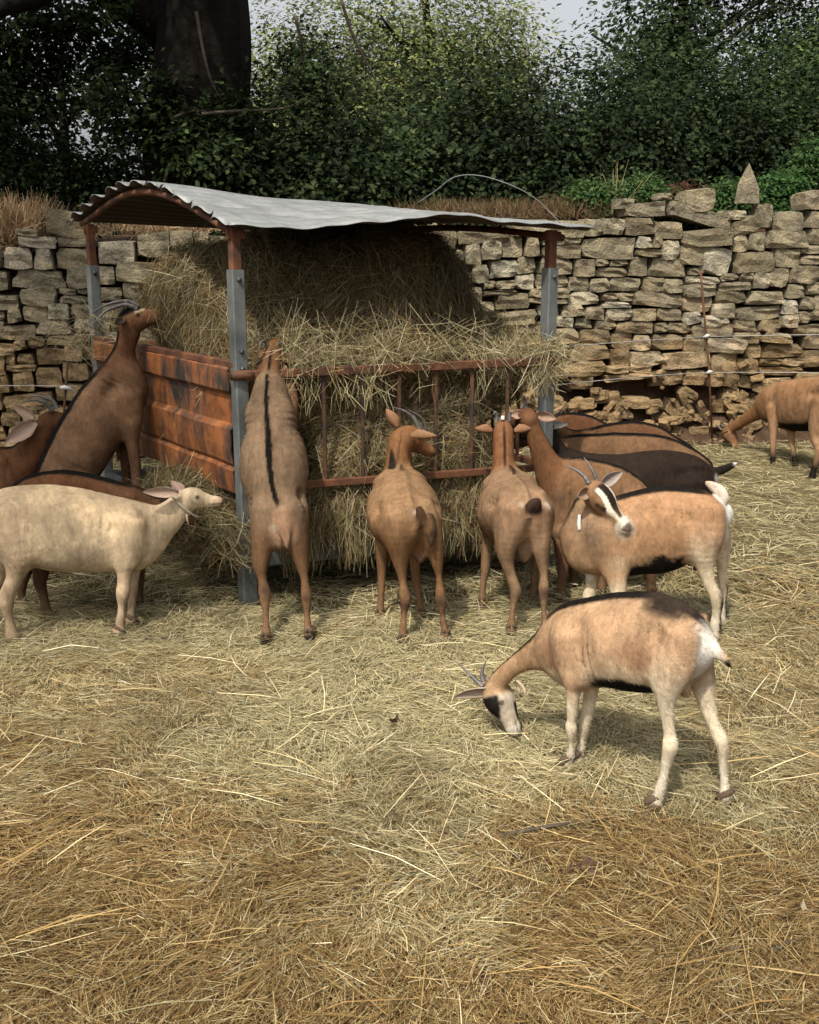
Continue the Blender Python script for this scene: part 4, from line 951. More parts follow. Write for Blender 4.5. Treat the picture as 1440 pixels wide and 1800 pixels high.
    for nm, x, d in (('leg_fl', 8, .09), ('leg_fr', 24, -.08)):
        g.limb(nm, [(x, 880, 44), (x, 920, 26), (x, 955, 18), (x, 980, 15), (x - 1, 1004, 20)], d, ratio=(.8, .95))
    for nm, x, d in (('leg_hl', -135, .09), ('leg_hr', -120, -.08)):
        g.limb(nm, [(x, 860, 66), (x + 6, 905, 50), (x + 6, 940, 28), (x - 6, 965, 20), (x - 4, 990, 16), (x, 1010, 20)], d, ratio=(.65, .95), k=.04)
    sk = g.S(84, 738, 0); g.head(sk, sk + nrm(np.array([.75, .5, -.25])) * .21, (0, .1, 1), .21)
    g.ear(1, g.S(10, 778, .12), .10, base=g.S(64, 742, .05), face=(.1, -1, .2), outer=(.33, .21, .14), inner=(.46, .33, .25))
    g.ear(-1, g.S(22, 712, -.03), .06, base=g.S(62, 736, .0), face=(.1, -1, .2), outer=(.30, .19, .13), inner=(.40, .28, .20))
    g.horn([g.S(92, 722, .03), g.S(80, 708, .035), g.S(60, 703, .04), g.S(38, 708, .05)], .017)
    g.horn([g.S(100, 718, -.03), g.S(92, 704, -.035), g.S(72, 697, -.04), g.S(52, 696, -.05)], .016)
    g.build(coat((.20, .088, .045), stripe=DK, sw=.2, legs=(.19, .09, .05), neck=(.17, .07, .034), face=(.15, .065, .033), k=.8, tint=(.88, .95, .92)), 8000, .011, (-.8, 0, -.5))

def col_parts(g, pts):
    """rope collar round the cream goat's neck, with its loose end hanging"""
    c = (g.S(323, 896, 0)); t = nrm(g.S(332, 884, 0) - g.S(290, 930, 0))
    a = g.n - t * (g.n @ t); a = nrm(a); b = np.cross(t, a); pl = []
    for i in range(25):
        an = 2 * math.pi * i / 24
        pl.append(g.S(325, 890, 0) + a * math.cos(an) * .058 + b * math.sin(an) * .088 - g.off)
    mb = MB(); mb.tube(pl, .0055, 6, False)
    e = g.S(328, 904, .064) - g.off; mb.tube([e, e + [.004, -.004, -.03], e + [.008, -.002, -.055]], .0045, 6)
    mb_local(mb, 'collar', M['rope'], g.root)
for k_, c_ in (('coat_tan', (.50, .38, .26)), ('coat_white', (.76, .72, .66)), ('rope', (.42, .36, .28)), ('hoof', (.115, .078, .05))):
    M[k_] = mat_simple(k_, [(.3, tuple(v * .85 for v in c_)), (.7, c_)], 90, .85, 0, .4, .002, .15)
# ------------------------------------------------------------------ ground
XC = np.concatenate([np.linspace(-60, -7, 12), np.arange(-6.5, 9.0, .09), np.linspace(9.5, 60, 12)])
YC = np.concatenate([np.linspace(-30, .2, 8), np.arange(.6, 12.2, .09)])
def pale_mask(Q):
    """where fresh pale hay lies (1) and where old golden litter shows (0)"""
    x, y = Q[:, 0], Q[:, 1]
    n = fbm(Q, 1.3, 31, 3) - .5; n2 = fbm(Q, 4.5, 37, 2) - .5
    near = sstep(y + n * 1.5 + n2 * .7 - .18 * np.abs(x) * (x < 0) - .22 * np.clip(x - .2, 0, 2), 2.6, 3.55)
    left = 1 - sstep(-x - .62 + .30 * (4.8 - y) + n * 1.6, .15, .75) * sstep(4.6 - y + n, .0, .6)
    right = 1 - .75 * sstep(x + n * 1.6, 1.3, 1.9) * sstep(6.6 - y + n * 1.2, 0, .8)
    return near * np.clip(left, .6, 1) * (.35 + .65 * right)
def ground_col(Q):
    m = pale_mask(Q)[:, None]; n = fbm(Q, 3.1, 51, 3)[:, None]
    e_ = sstep(np.abs(Q[:, 0]) - .42 * (Q[:, 1] + .6) - .3, 0, 1.2)[:, None]
    n = n + .5 * e_
    c = np.array([.085, .048, .018]) * (1 - m) + np.array([.135, .108, .052]) * m
    return c * (.65 + .7 * n)
def build_ground():
    X, Y = np.meshgrid(XC, YC, indexing='ij'); Z = relief(X, Y)
    V = np.stack([X, Y, Z], -1).reshape(-1, 3); nx, ny = X.shape
    i, j = np.meshgrid(np.arange(nx - 1), np.arange(ny - 1), indexing='ij'); a = (i * ny + j).ravel()
    F = np.stack([a, a + ny, a + ny + 1, a + 1], 1)
    o = link('ground', mesh_np('ground', V, F, ground_col(V), True), M['ground']); tag(o, kind='structure')
def hay_colors(n, Q, pale):
    """per straw colour"""
    t = RNG.random(n); m = (RNG.random(n) < pale)
    gold = np.array([[.28, .182, .068], [.19, .118, .043], [.37, .27, .12], [.11, .064, .026], [.54, .44, .25]])
    ple = np.array([[.41, .345, .185], [.29, .26, .13], [.52, .44, .26], [.20, .18, .095], [.66, .58, .39]])
    k = np.searchsorted(np.cumsum([.30, .25, .22, .15]), t)
    c = np.where(m[:, None], ple[k], gold[k]) * RNG.uniform(.8, 1.2, (n, 1))
    return c
def ground_straw(n, x0, x1, y0, y1, Lr, Wr, name, lift=.03, flat=.12, margin_dens=None, bright=1.0, pw=1.0):
    y = y0 + (y1 - y0) * RNG.random(n) ** pw
    half = .42 * (y + .6) + .35
    x = RNG.uniform(-1, 1, n) * half
    o_ = RNG.random(n) < .16; x = np.where(o_, np.sign(x) * (half + np.abs(RNG.normal(0, .9, n))), x)
    Q = np.stack([x, y, np.zeros(n)], 1)
    z = relief(x, y)
    flow = fbm(Q, 1.1, 71, 2) * 9.0 + fbm(Q, 3.7, 73, 2) * 4
    ang = flow + RNG.normal(0, .75, n)
    L = RNG.uniform(*Lr, n) * RNG.choice([1, 1, .6], n); tilt = np.abs(RNG.normal(0, flat, n)) * RNG.choice([-1, 1], n)
    dr = np.stack([np.cos(ang) * np.cos(tilt), np.sin(ang) * np.cos(tilt), np.sin(tilt)], 1)
    nr = np.tile([0, 0, 1.], (n, 1)) + RNG.normal(0, .35, (n, 3)); nr /= np.linalg.norm(nr, axis=1, keepdims=True)
    p = Q.copy(); p[:, 2] = z + RNG.random(n) ** 1.5 * lift + np.abs(np.sin(tilt)) * L * .35
    pm = pale_mask(Q)
    c = hay_colors(n, Q, np.clip(pm * .88 + .06, 0, 1)) * bright * 1.12 * (1.0 + .12 * pm)[:, None]
    c *= (.72 + .56 * fbm(Q, 2.6, 77, 3))[:, None]
    c *= (.55 + .6 * np.clip((p[:, 2] - z) / lift, 0, 1))[:, None] if False else 1
    V, F, cc = straws(p, dr, L, nr, RNG.uniform(*Wr, n), RNG.uniform(-.02, .06, n), c, name, 1 if n > 20000 else 2)
    o = link(name, mesh_np(name, V, F, cc), M['straw'])
    return o
def build_litter():
    a = ground_straw(int(250000 * Q_), -3.2, 3.2, 2.0, 5.4, (.03, .115), (.0016, .0028), 'loose_straw', .035, .10, pw=1.0)
    tag(a, 'carpet of loose hay and straw stems strewn over the yard in front', 'hay', kind='stuff')
    b = ground_straw(int(70000 * Q_), -5, 6, 5.2, 11.3, (.07, .18), (.003, .005), 'loose_straw', .04, .12, pw=1.3)
    tag(b, 'loose hay covering the yard farther back towards the stone wall', 'hay', kind='stuff')
    c = ground_straw(int(2000 * Q_), -3, 3, 2.0, 6.2, (.16, .38), (.0024, .004), 'long_stems', .055, .10, bright=1.45)
    tag(c, 'long pale hay stems lying on top of the matted litter', 'hay stems', kind='stuff')

# ------------------------------------------------------------------ hay rack with roof
YA = G(437, 1063)[1]
A0 = G(437, 1063); B0 = P(960, 700, YA * 1.115) * [1, 1, 0]; C0 = P(172, 600, YA * 1.33) * [1, 1, 0]
D0 = B0 + (C0 - A0) * np.array([1, 1, 0])
A0 = A0 * [1, 1, 0]
ex = nrm(B0 - A0); ey = nrm(C0 - A0); LX = np.linalg.norm(B0 - A0); LY = np.linalg.norm(C0 - A0)
def R(u, v, z): return A0 + ex * (u * LX) + ey * (v * LY) + np.array([0, 0, z])
def zat(px, py, Y): return P(px, py, Y)[2]
ZR1 = zat(430, 658, YA); ZR2 = zat(430, 856, YA); ZTOP = zat(420, 400, YA); ZSL = zat(420, 474, YA)
def build_rack():
    root = empty('hay_rack', R(.5, .5, 0)); tag(root, 'rusty steel hay feeder with grey posts under a curved corrugated roof', 'hay feeder')
    for (u, v) in ((0, 0), (1, 0), (0, 1), (1, 1)):
        b = R(u, v, 0); far = (u, v) == (0, 1)
        zs = ZSL; ztop = ZTOP + (0 if v == 0 else .06)
        m = MB(); m.beam(b, b + [0, 0, zs], .072, .072, up=ey, bev=.08); p = m.build('post', M['galv'], root)
        m = MB(); m.beam(b + [0, 0, zs - .02], b + [0, 0, ztop], .052, .052, up=ey, bev=.08); m.build('upright', M['rust'], p).matrix_parent_inverse = Matrix()
        fixp(p)
        for zz in (zs - .05, ZR1 + .03, ZR1 + .12):
            m = MB(); c = b + [0, 0, zz] - ey * .036; m.tube([c, c - ey * .012], .013, 6); fixc(m.build('bolt', M['bolt'], None), p)
        m = MB(); m.beam(b + [0, 0, .001], b + [0, 0, .30], .083, .083, up=ey, bev=.06); fixc(m.build('foot_sleeve', M['galv_dark'], None), p)
        m = MB(); m.beam(b + [0, 0, ztop - .032] - ex * .04 , b + [0, 0, ztop - .032] + ex * .05, .05, .05, bev=.06); fixc(m.build('bracket', M['rust'], None), p)
    # front gate rails and bars
    f = -.028
    def FR(u, z, o=0): return R(u, 0, z) - ey * (.045 + o)
    slope = .012
    m = MB(); m.beam(FR(-.02, ZR1), FR(1.02, ZR1 + slope), .04, .045, bev=.1); m.build('top_rail', M['rust'], root)
    m = MB(); m.tube([FR(-.035, ZR1), FR(.03, ZR1)], .027, 10); m.build('rail_pivot', M['rust_dark'], root)
    m = MB(); m.beam(FR(.0, ZR2), FR(1.0, ZR2 - .01), .035, .04, bev=.1); m.build('bottom_rail', M['rust'], root)
    for px in (572, 639, 704, 768, 831, 893):
        u = None
        # bar position along the rack, from its bearing
        r = ray(px, 740); o = FR(0, 0); d = FR(1, 0) - o
        Am = np.array([[r[0], -d[0]], [r[1], -d[1]]]); t = np.linalg.solve(Am, np.array([o[0], o[1]])); u = t[1]
        if u > .97: continue
        m = MB(); m.beam(FR(u, ZR2 + .01, -.01), FR(u, ZR1 - .01, -.01), .022, .022, bev=.15); m.build('bar', M['rust_dark'], root)
    # right side gate (hidden mostly) and back gate
    for (a, b, c, d) in ((1, 0, 1, 1), (0, 1, 1, 1)):
        for z in (ZR1, ZR2):
            m = MB(); m.beam(R(a, b, z), R(c, d, z), .04, .04); m.build('side_rail', M['rust'], root)
        for k in range(1, 9):
            t = k / 9; p = R(a + (c - a) * t, b + (d - b) * t, 0)
            m = MB(); m.beam(p + [0, 0, ZR2], p + [0, 0, ZR1], .02, .02); m.build('bar', M['rust_dark'], root)
    # folded sheet panel on the left side: four boards of folded sheet between A and C
    zt = zat(425, 640, YA + .05); zb = zat(415, 866, YA + .05)
    out_ = nrm(-ex + ey * (ex @ ey))
    prof = [(1.0, 0), (.965, .035), (.93, .035), (.80, .035), (.76, .008), (.54, .002), (.50, .035), (.36, .032), (.24, .02), (.205, .004), (.18, .024), (.0, .012)]
    secs = [(0, 3), (3, 5), (5, 7), (7, 9), (9, 11)]
    for (i0, i1) in secs:
        V = []; F = []; nu = 24
        pr = prof[i0:i1 + 1]
        for layer in (0, .006):
            for k in range(nu):
                v = .02 + (.96) * k / (nu - 1)
                for (h, o) in pr:
                    wv = .006 * math.sin(k * .9 + h * 7)
                    V.append(R(0, v, zb + (zt - zb) * h) + out_ * (o + .012 - layer + wv))
        n = len(pr); N = nu * n
        for k in range(nu - 1):
            for q in range(n - 1):
                a = k * n + q; F.append((a, a + 1, a + n + 1, a + n)); F.append((N + a, N + a + n, N + a + n + 1, N + a + 1))
            F.append((k * n, (k + 1) * n, N + (k + 1) * n, N + k * n)); q = n - 1; F.append((k * n + q, N + k * n + q, N + (k + 1) * n + q, (k + 1) * n + q))
        m = MB(); m.add(V, F); m.build('side_panel', M['rust_panel'], root)
    m = MB(); m.beam(R(0, .0, zt + .0) + out_ * .012, R(0, 1, zt) + out_ * .012, .05, .035); m.build('panel_rim', M['rust'], root)
    # base frame and tray
    z0 = .30
    for (a, b, c, d, mt) in ((0, 0, 1, 0, 'galv_dark'), (0, 0, 0, 1, 'galv_dark'), (1, 0, 1, 1, 'galv_dark'), (0, 1, 1, 1, 'galv_dark')):
        ax = nrm(R(c, d, 0) - R(a, b, 0))
        m = MB(); m.beam(R(a, b, z0) + ax * .045, R(c, d, z0) - ax * .045, .05, .16, bev=.05); m.build('base_beam', M[mt], root)
    V = [R(.03, .03, z0 - .02), R(.97, .03, z0 - .02), R(.97, .97, z0 - .02), R(.03, .97, z0 - .02)]
    V = V + [v + np.array([0, 0, .02]) for v in V]
    m = MB(); m.add(V, [(3, 2, 1, 0), (4, 5, 6, 7), (0, 1, 5, 4), (1, 2, 6, 5), (2, 3, 7, 6), (3, 0, 4, 7)]); m.build('tray', M['galv_dark'], root)
    # roof: corrugated sheet curved front to back; ridges run along its length
    ns, nv = 80, 150
    fl = [(0, 397), (.05, 398), (.22, 400), (.38, 389), (.50, 380), (.62, 378), (.72, 388), (.80, 393), (1.0, 399)]
    fx = np.array([a for a, b in fl]); fy = np.array([b for a, b in fl], float)
    U0, U1 = -.045, 1.085
    V = np.zeros((2, ns, nv, 3))
    for i in range(ns):
        s = i / (ns - 1); u = U0 + (U1 - U0) * s
        Pf = R(u, -.07, 0); pyf = np.interp(s, fx, fy)
        zf = CAM_H + Pf[1] * ((900 - pyf) / FPX * CP - SP) / (CP + (900 - pyf) / FPX * SP)
        zf += .004 * math.sin(s * 60) + .005 * math.sin(s * 23 + 1)
        zb_ = ZTOP + .10 - .08 * s
        zc = 2.30 - .205 * s ** .9 + .008 * math.sin(s * 15)
        for j in range(nv):
            v = j / (nv - 1); vv = -.07 + 1.16 * v
            k = v / .55 if v < .55 else (1 - v) / .45
            hump = math.sin(k * math.pi / 2) ** 1.25
            z = zf * (1 - v) + zb_ * v; z = z + (zc - z) * hump
            z += .0145 * math.sin(v * 2 * math.pi * 23)
            jag = .014 * math.sin(v * 2 * math.pi * 11.5) + .02 * (vnoise(np.array([[v * 9, s * 3, 0]]), 1, 5)[0] - .5)
            p = R(u + (jag if i in (0, ns - 1) else 0), vv, z)
            V[0, i, j] = p; V[1, i, j] = p - [0, 0, .004]
    V = V.reshape(-1, 3); a = (np.arange(ns - 1)[:, None] * nv + np.arange(nv - 1)[None]).ravel(); N = ns * nv
    F = [np.stack([a, a + nv, a + nv + 1, a + 1], 1), np.stack([N + a, N + a + 1, N + a + nv + 1, N + a + nv], 1)]
    i = np.arange(ns - 1) * nv; F.append(np.stack([i, N + i, N + i + nv, i + nv], 1)); i = i + nv - 1; F.append(np.stack([i, i + nv, N + i + nv, N + i], 1))
    j = np.arange(nv - 1); F.append(np.stack([j, j + 1, N + j + 1, N + j], 1)); j = j + (ns - 1) * nv; F.append(np.stack([j, N + j, N + j + 1, j + 1], 1))
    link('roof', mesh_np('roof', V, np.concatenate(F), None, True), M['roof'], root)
    def roofz(s, v):
        zf = ZTOP - .01; k = v / .55 if v < .55 else (1 - v) / .45; h = math.sin(k * math.pi / 2) ** 1.25
        zb_ = ZTOP + .10 - .08 * s; z = zf * (1 - v) + zb_ * v; return z + (2.30 - .205 * s - z) * h
    for s in (0.03, .97):
        pts = [R(U0 + (U1 - U0) * s, .01 + 1.03 * k / 12, roofz(s, (.08 + 1.03 * k / 12) / 1.16) - .045) for k in range(13)]
        m = MB(); m.tube(pts, .02, 8); m.build('roof_bow', M['rust'], root)
    return root
def fixp(o): o.matrix_parent_inverse = Matrix.Translation(-Vector(o.parent.location))
def fixc(o, p):
    o.parent = p; o.matrix_parent_inverse = Matrix()

# ------------------------------------------------------------------ hay in the rack
def surf_straws(V, F, N, n, Lr, Wr, pal, dmul, out_=.03, tilt=.35, droop=.0, sel=None, name='hay'):
    A = np.linalg.norm(np.cross(V[F[:, 2]] - V[F[:, 0]], V[F[:, 3]] - V[F[:, 1]]), axis=1)
    if sel is not None: A = A * sel(V[F[:, 0]])
    f = RNG.choice(len(F), n, p=A / A.sum()); q = F[f]; u = RNG.random((n, 1)); v = RNG.random((n, 1))
    B = (1 - u) * (1 - v) * V[q[:, 0]] + u * (1 - v) * V[q[:, 1]] + u * v * V[q[:, 2]] + (1 - u) * v * V[q[:, 3]]
    nn = N[q[:, 0]]
    ref = np.stack([fbm(B, 2.5, 91, 2) - .5, fbm(B, 2.5, 95, 2) - .5, fbm(B, 2.5, 99, 2) - .5], 1) * 5 + RNG.normal(0, .8, (n, 3))
    ref[:, 2] -= droop
    d = ref - nn * (ref * nn).sum(1, keepdims=True); d /= np.linalg.norm(d, axis=1, keepdims=True) + 1e-9
    d = d + nn * RNG.normal(.05, tilt, (n, 1)); d /= np.linalg.norm(d, axis=1, keepdims=True)
    L = RNG.uniform(*Lr, n); B = B + nn * (RNG.random((n, 1)) ** 1.6 * out_)
    pn = nn + RNG.normal(0, .4, (n, 3)); pn /= np.linalg.norm(pn, axis=1, keepdims=True)
    c = hay_colors(n, B, pal) * dmul(B)[:, None] * (.7 + .6 * fbm(B, 3.5, 103, 3))[:, None]
    return straws(B, d, L, pn, RNG.uniform(*Wr, n), RNG.uniform(-.05, .16, n), c, name, 1 if n > 20000 else 2)
def build_hay():
    """lumpy heap inside the rack; solid heart plus a coat of stems"""
    ch = []
    Z = np.array([0, 0, 1.])
    def blob(u, v, z, ru, rv, rz, k=.12):
        c = R(u, v, z); a = c - ex * ru * .35; b = c + ex * ru * .35
        ch.append(Chain('b', [a, (a + b) / 2, b], [Z] * 3, [rz * .92, rz, rz * .92], [ey] * 3, [rv] * 3, k, 1))
    blob(.50, .42, .62, 1.45, .70, .30)          # lower body
    blob(.50, .42, .95, 1.45, .78, .36)
    blob(.50, .46, 1.26, 1.05, .74, .28)
    blob(.74, .36, 1.22, .8, .58, .20)
    blob(.36, .58, 1.58, .80, .60, .34)
    blob(.36, .55, 1.36, .50, .66, .30)
    blob(.66, .60, 1.62, .60, .55, .40)
    blob(.90, .55, 1.42, .35, .50, .28); blob(.74, .44, 1.60, .38, .48, .46); blob(.90, .36, 1.34, .28, .45, .24); blob(.50, .40, 1.64, .8, .45, .38)
    blob(.88, .30, 1.20, .5, .40, .18)
    blob(.32, .045, .46, .7, .12, .12); blob(.72, .04, .46, .6, .12, .12); blob(.55, .07, .72, 1.2, .12, .22)
    blob(.55, .10, ZR1 + .04, 1.2, .16, .07); blob(.42, .26, 1.20, 1.2, .38, .26); blob(.42, .38, 1.42, 1.05, .50, .34); blob(.92, .24, 1.18, .3, .34, .18)
    blob(.02, .30, .50, .3, .40, .12); blob(-.05, .12, .42, .25, .22, .10)
    V, F = polygonise(ch, .035)
    V = vsmooth(V, F, 1); N = vnormals(V, F)
    V = V + N * ((fbm(V, 5, 201, 3) - .5) * .10)[:, None]; N = vnormals(V, F)
    under = lambda B: np.ones(len(B))
    root = empty('hay_heap', R(.5, .5, .3)); tag(root, 'big heap of brown green hay piled inside the rack and hanging through its bars', 'hay')
    V0 = V.copy()
    col = np.tile([.075, .052, .024], (len(V), 1)) * (.6 + .8 * fbm(V, 12, 7, 2))[:, None]
    o = link('hay_core', mesh_np('hay_core', V - N * .012, F, col, True), M['ground'], root); o['kind'] = 'stuff'
    dm = lambda B: .70 - .12 * sstep(B[:, 2], 1.3, 1.6)
    facing = lambda B: np.where((B[:, 1] < YA + 1.6), 1.0, .3)
    a = surf_straws(V, F, N, int(95000 * Q_), (.06, .20), (.0022, .004), .42, dm, .05, .28, .35, facing)
    b = surf_straws(V, F, N, int(9000 * Q_), (.14, .36), (.0022, .0038), .62, lambda B: dm(B) * 1.25, .07, .55, 1.2, facing)
    for q in (a, b):
        o = link('hay_stems', mesh_np('hay_stems', q[0], q[1], q[2]), M['straw'], root); o['kind'] = 'stuff'
    # fringe of stems over the front rail, hanging under the rack, and drifting left of it
    def fringe(n, u0, u1, v0, v1, z0, z1, dirz, Lr, colr=.9, sprd=.7, pal=.8):
        cc = RNG.uniform(u0, u1, 26); u = np.clip(cc[RNG.integers(0, 26, n)] + RNG.normal(0, .018, n), u0, u1); v = RNG.uniform(v0, v1, n); z = RNG.uniform(z0, z1, n)
        B = A0[None] + ex[None] * (u * LX)[:, None] + ey[None] * (v * LY)[:, None]; B[:, 2] = z
        d = RNG.normal(0, sprd, (n, 3)); d[:, 2] += dirz; d[:, 1] -= .25; d /= np.linalg.norm(d, axis=1, keepdims=True)
        L = RNG.uniform(*Lr, n); pn = RNG.normal(0, .5, (n, 3)) + [0, -1, .3]; pn /= np.linalg.norm(pn, axis=1, keepdims=True)
        c = hay_colors(n, B, pal) * colr
        return straws(B, d, L, pn, RNG.uniform(.0022, .0038, n), RNG.uniform(-.08, .2, n), c, 'f')
    Fs = [fringe(1000, .16, .98, -.03, .05, ZR1 + .0, ZR1 + .12, .1, (.10, .26), .95, .8),
          fringe(260, .1, 1, -.04, .0, ZR1 - .16, ZR1 - .0, -1.0, (.10, .24), 1.0, .6),
          fringe(5200, .05, .97, -.05, .10, .34, .52, -1.0, (.12, .30), .75, .5, .5),
          fringe(1500, .05, .97, -.06, .04, .26, .40, -1.6, (.12, .30), .8, .3, .5),
          fringe(3000, -.11, .02, -.05, .55, .26, .50, -.35, (.10, .26), .7, .7, .7),
          fringe(1100, .95, 1.02, -.05, .2, ZR1 - .1, ZR1 + .12, -.3, (.12, .30), .95, .9, .8),
          fringe(1500, .1, 1.0, -.05, .3, ZR1 + .05, ZR1 + .25, .5, (.14, .34), .8, .8, .7),
          fringe(160, -.22, .05, .55, .98, 1.25, 1.5, -.4, (.12, .36), .8, .9, .7)]
    for q in Fs:
        o = link('hay_fringe', mesh_np('hay_fringe', q[0], q[1], q[2]), M['straw'], root); o['kind'] = 'stuff'

# ------------------------------------------------------------------ dry stone wall
W0 = np.array([-6.0, 8.95, 0]); W1 = np.array([8.5, 11.75, 0]); wx = nrm(W1 - W0); wn = np.array([wx[1], -wx[0], 0]); WL = np.linalg.norm(W1 - W0)
def wpx(s):
    p = W0 + wx * s; return 720 + FPX * p[0] / (p[1] * CP + CAM_H * SP - 1.2 * SP)
TOPS = [(-400, 425), (0, 432), (60, 425), (95, 410), (170, 415), (250, 408), (330, 405), (450, 400), (780, 392), (860, 398), (930, 392), (1000, 385), (1100, 378), (1160, 382), (1290, 392), (1330, 400), (1440, 372), (2200, 372)]
def ztop(s):
    p = W0 + wx * s; px = wpx(s); py = np.interp(px, [a for a, b in TOPS], [b for a, b in TOPS]); return P(px, py, p[1])[2]
def stone_variants():
    vs = []
    for k in range(16):
        r = random.Random(100 + k); n = 3
        g = {}; V = []; F = []
        def vid(i, j, l):
            if (i, j, l) in g: return g[(i, j, l)]
            x, y, z = (i / n - .5), (j / n - .5), (l / n - .5)
            e = sum(1 for t in (i, j, l) if t in (0, n))
            kx = 1 - (.0, .0, .025, .07)[e] * r.uniform(.4, 1.9)
            p = Vector((x * kx, y * kx, z * kx * (1 - .02)))
            if k % 3 == 0: p.z *= 1 - .22 * (x + .5) * (1 if k % 2 else -1) * .8
            if k % 4 == 1: p.x *= 1 - .25 * (z + .5) * r.uniform(.8, 1.1)
            p += Vector((r.uniform(-1, 1) * .035, r.uniform(-1, 1) * .07, r.uniform(-1, 1) * .045))
            g[(i, j, l)] = len(V); V.append(p); return g[(i, j, l)]
        for a in range(n):
            for b in range(n):
                for c, d in ((0, 1), (n, 0)):
                    for ax in range(3):
                        def q(u, v):
                            t = [0, 0, 0]; t[ax] = c; t[(ax + 1) % 3] = u; t[(ax + 2) % 3] = v; return vid(*t)
                        f = [q(a, b), q(a + 1, b), q(a + 1, b + 1), q(a, b + 1)]
                        F.append(f if c else f[::-1])
        me = bpy.data.meshes.new('stone'); me.from_pydata(V, [], F); me.materials.append(M['stone'])
        me.polygons.foreach_set('use_smooth', [False] * len(F)); me.update(); vs.append(me)
    return vs
def build_wall():
    root = empty('stone_wall', W0 + wx * WL / 2); tag(root, 'dry stone field wall of stacked limestone behind the goats', 'stone wall')
    var = stone_variants(); R_ = random.Random(5); items = []
    def place(s, z, sw, sh, dp, rot=0, proud=0, var_i=None, yaw=None):
        items.append((s, z, sw, sh, dp, rot, proud, var_i if var_i is not None else R_.randrange(16), yaw if yaw is not None else R_.uniform(-.1, .1)))
    s_cells = {}
    zbase = 0.0; z = -.02; zmax = 2.45; course = 0
    while z < zmax:
        px_mid = 0; H = R_.uniform(.11, .205) if z > .55 else R_.uniform(.08, .15)
        s = R_.uniform(-.3, 0)
        while s < WL:
            px = wpx(s); und = .075 * math.sin(s * 1.7 + 1) + .03 * math.sin(s * 4.1 + course * .35)
            wd = R_.choice([R_.uniform(.13, .24), R_.uniform(.2, .38), R_.uniform(.28, .56)]) if z > .5 else R_.uniform(.12, .34)
            if px < 420: wd *= .9
            hh = H * R_.uniform(.93, 1.08); zt = ztop(s + wd / 2)
            zc = z + und + H / 2
            if zc - .02 < zt and not (R_.random() < .006):
                rubble = zc < .62 and px > 950
                rot = R_.gauss(0, .028) + .025 * math.sin(s * 2.3 + z * 3); pr = R_.gauss(0, .015)
                if rubble:
                    if R_.random() < .62:
                        place(s + wd / 2, zc, wd * .85, H * R_.uniform(.6, 1.0), .22, R_.gauss(0, .22), R_.gauss(.01, .04) - .10 * max(0, .5 - zc))
                elif wd > .24 and H > .13 and R_.random() < .22:
                    t = R_.uniform(.38, .62)
                    place(s + wd / 2, zc - H / 2 + H * t / 2, wd - .012, H * t - .008, .26, rot, pr)
                    a = R_.uniform(.35, .65)
                    place(s + wd * a / 2, zc - H / 2 + H * (t + 1) / 2, wd * a - .012, H * (1 - t) - .008, .24, rot, pr + R_.gauss(0, .01))
                    place(s + wd * (1 + a) / 2, zc - H / 2 + H * (t + 1) / 2, wd * (1 - a) - .012, H * (1 - t) - .008, .24, rot, pr + R_.gauss(0, .01))
                else:
                    if wd < .2 and R_.random() < .12 : rot += R_.choice([-.25, .25])
                    place(s + wd / 2, zc, wd - .010, hh - .006, .28, rot, pr)
            s += wd
        z += H * .985; course += 1
    # singled-out capstones: (px, py, width px, height px, roll, variant)
    for (px, py, wp, hp, rot, vi) in [(118, 393, 72, 44, -.18, 4), (1330, 320, 36, 70, 0, 5), (1232, 352, 56, 38, .12, 7), (1236, 380, 118, 26, -.24, 2), (1135, 368, 76, 22, .05, 6), (1296, 378, 34, 17, 0, 8), (1313, 398, 52, 30, .35, 3), (1349, 380, 18, 42, 0, 10),
                                     (1389, 390, 56, 36, .02, 11), (1432, 352, 40, 30, .1, 12), (1436, 386, 32, 28, 0, 13), (1103, 358, 26, 18, 0, 14), (1180, 344, 22, 12, 0, 1), (1260, 458, 58, 44, -.2, 0)]:
        q = None
        for _ in range(1):
            r = ray(px, py); o = W0; Am = np.array([[r[0], -wx[0]], [r[1], -wx[1]]]); t, s = np.linalg.solve(Am, np.array([o[0], o[1]]))
        c = np.array([0, 0, CAM_H]) + r * t; k = depth(c)
        zz = c[2]
        items.append((s, zz, wp * k, hp * k, .24 if vi != 5 else .16, rot, -.02 if py > 350 else -.12, ('pyr' if vi == 5 else vi), 0.05))
    me = bpy.data.meshes.new('pointed_stone')
    me.from_pydata([Vector(v) for v in [(-.5, -.45, -.5), (.5, -.5, -.5), (.45, .5, -.5), (-.45, .45, -.5), (-.38, -.3, -.05), (.5, -.35, -.12), (.38, .35, -.1), (-.35, .35, 0), (-.02, -.08, .5), (.1, .1, .47)]], [],
                   [(3, 2, 1, 0), (0, 1, 5, 4), (1, 2, 6, 5), (2, 3, 7, 6), (3, 0, 4, 7), (4, 5, 8), (5, 9, 8), (5, 6, 9), (6, 7, 9), (7, 8, 9), (7, 4, 8)]); me.materials.append(M['stone'])
    # drop course stones that would overlap a singled-out stone
    spec = items[-14:]; rest = items[:-14]
    rest = [i for i in rest if not any(abs(i[0] - q[0]) < (i[2] + q[2]) * .36 and abs(i[1] - q[1]) < (i[3] + q[3]) * .36 for q in spec)]
    def visible(i):
        px = wpx(i[0]); p = W0 + wx * i[0]; d = ray(720, 900)
        zz = i[1]; v = ((zz - CAM_H) * CP + p[1] * SP) / (p[1] * CP - (zz - CAM_H) * SP); py = 900 - v * FPX
        return -30 < px < 1470 and not (330 < px < 780 and py > 385) and not (px < 400 and py > 860)
    vis = [i for i in rest if visible(i)]; hid = [i for i in rest if not visible(i)]
    vis.sort(key=lambda i: -i[2] * i[3])
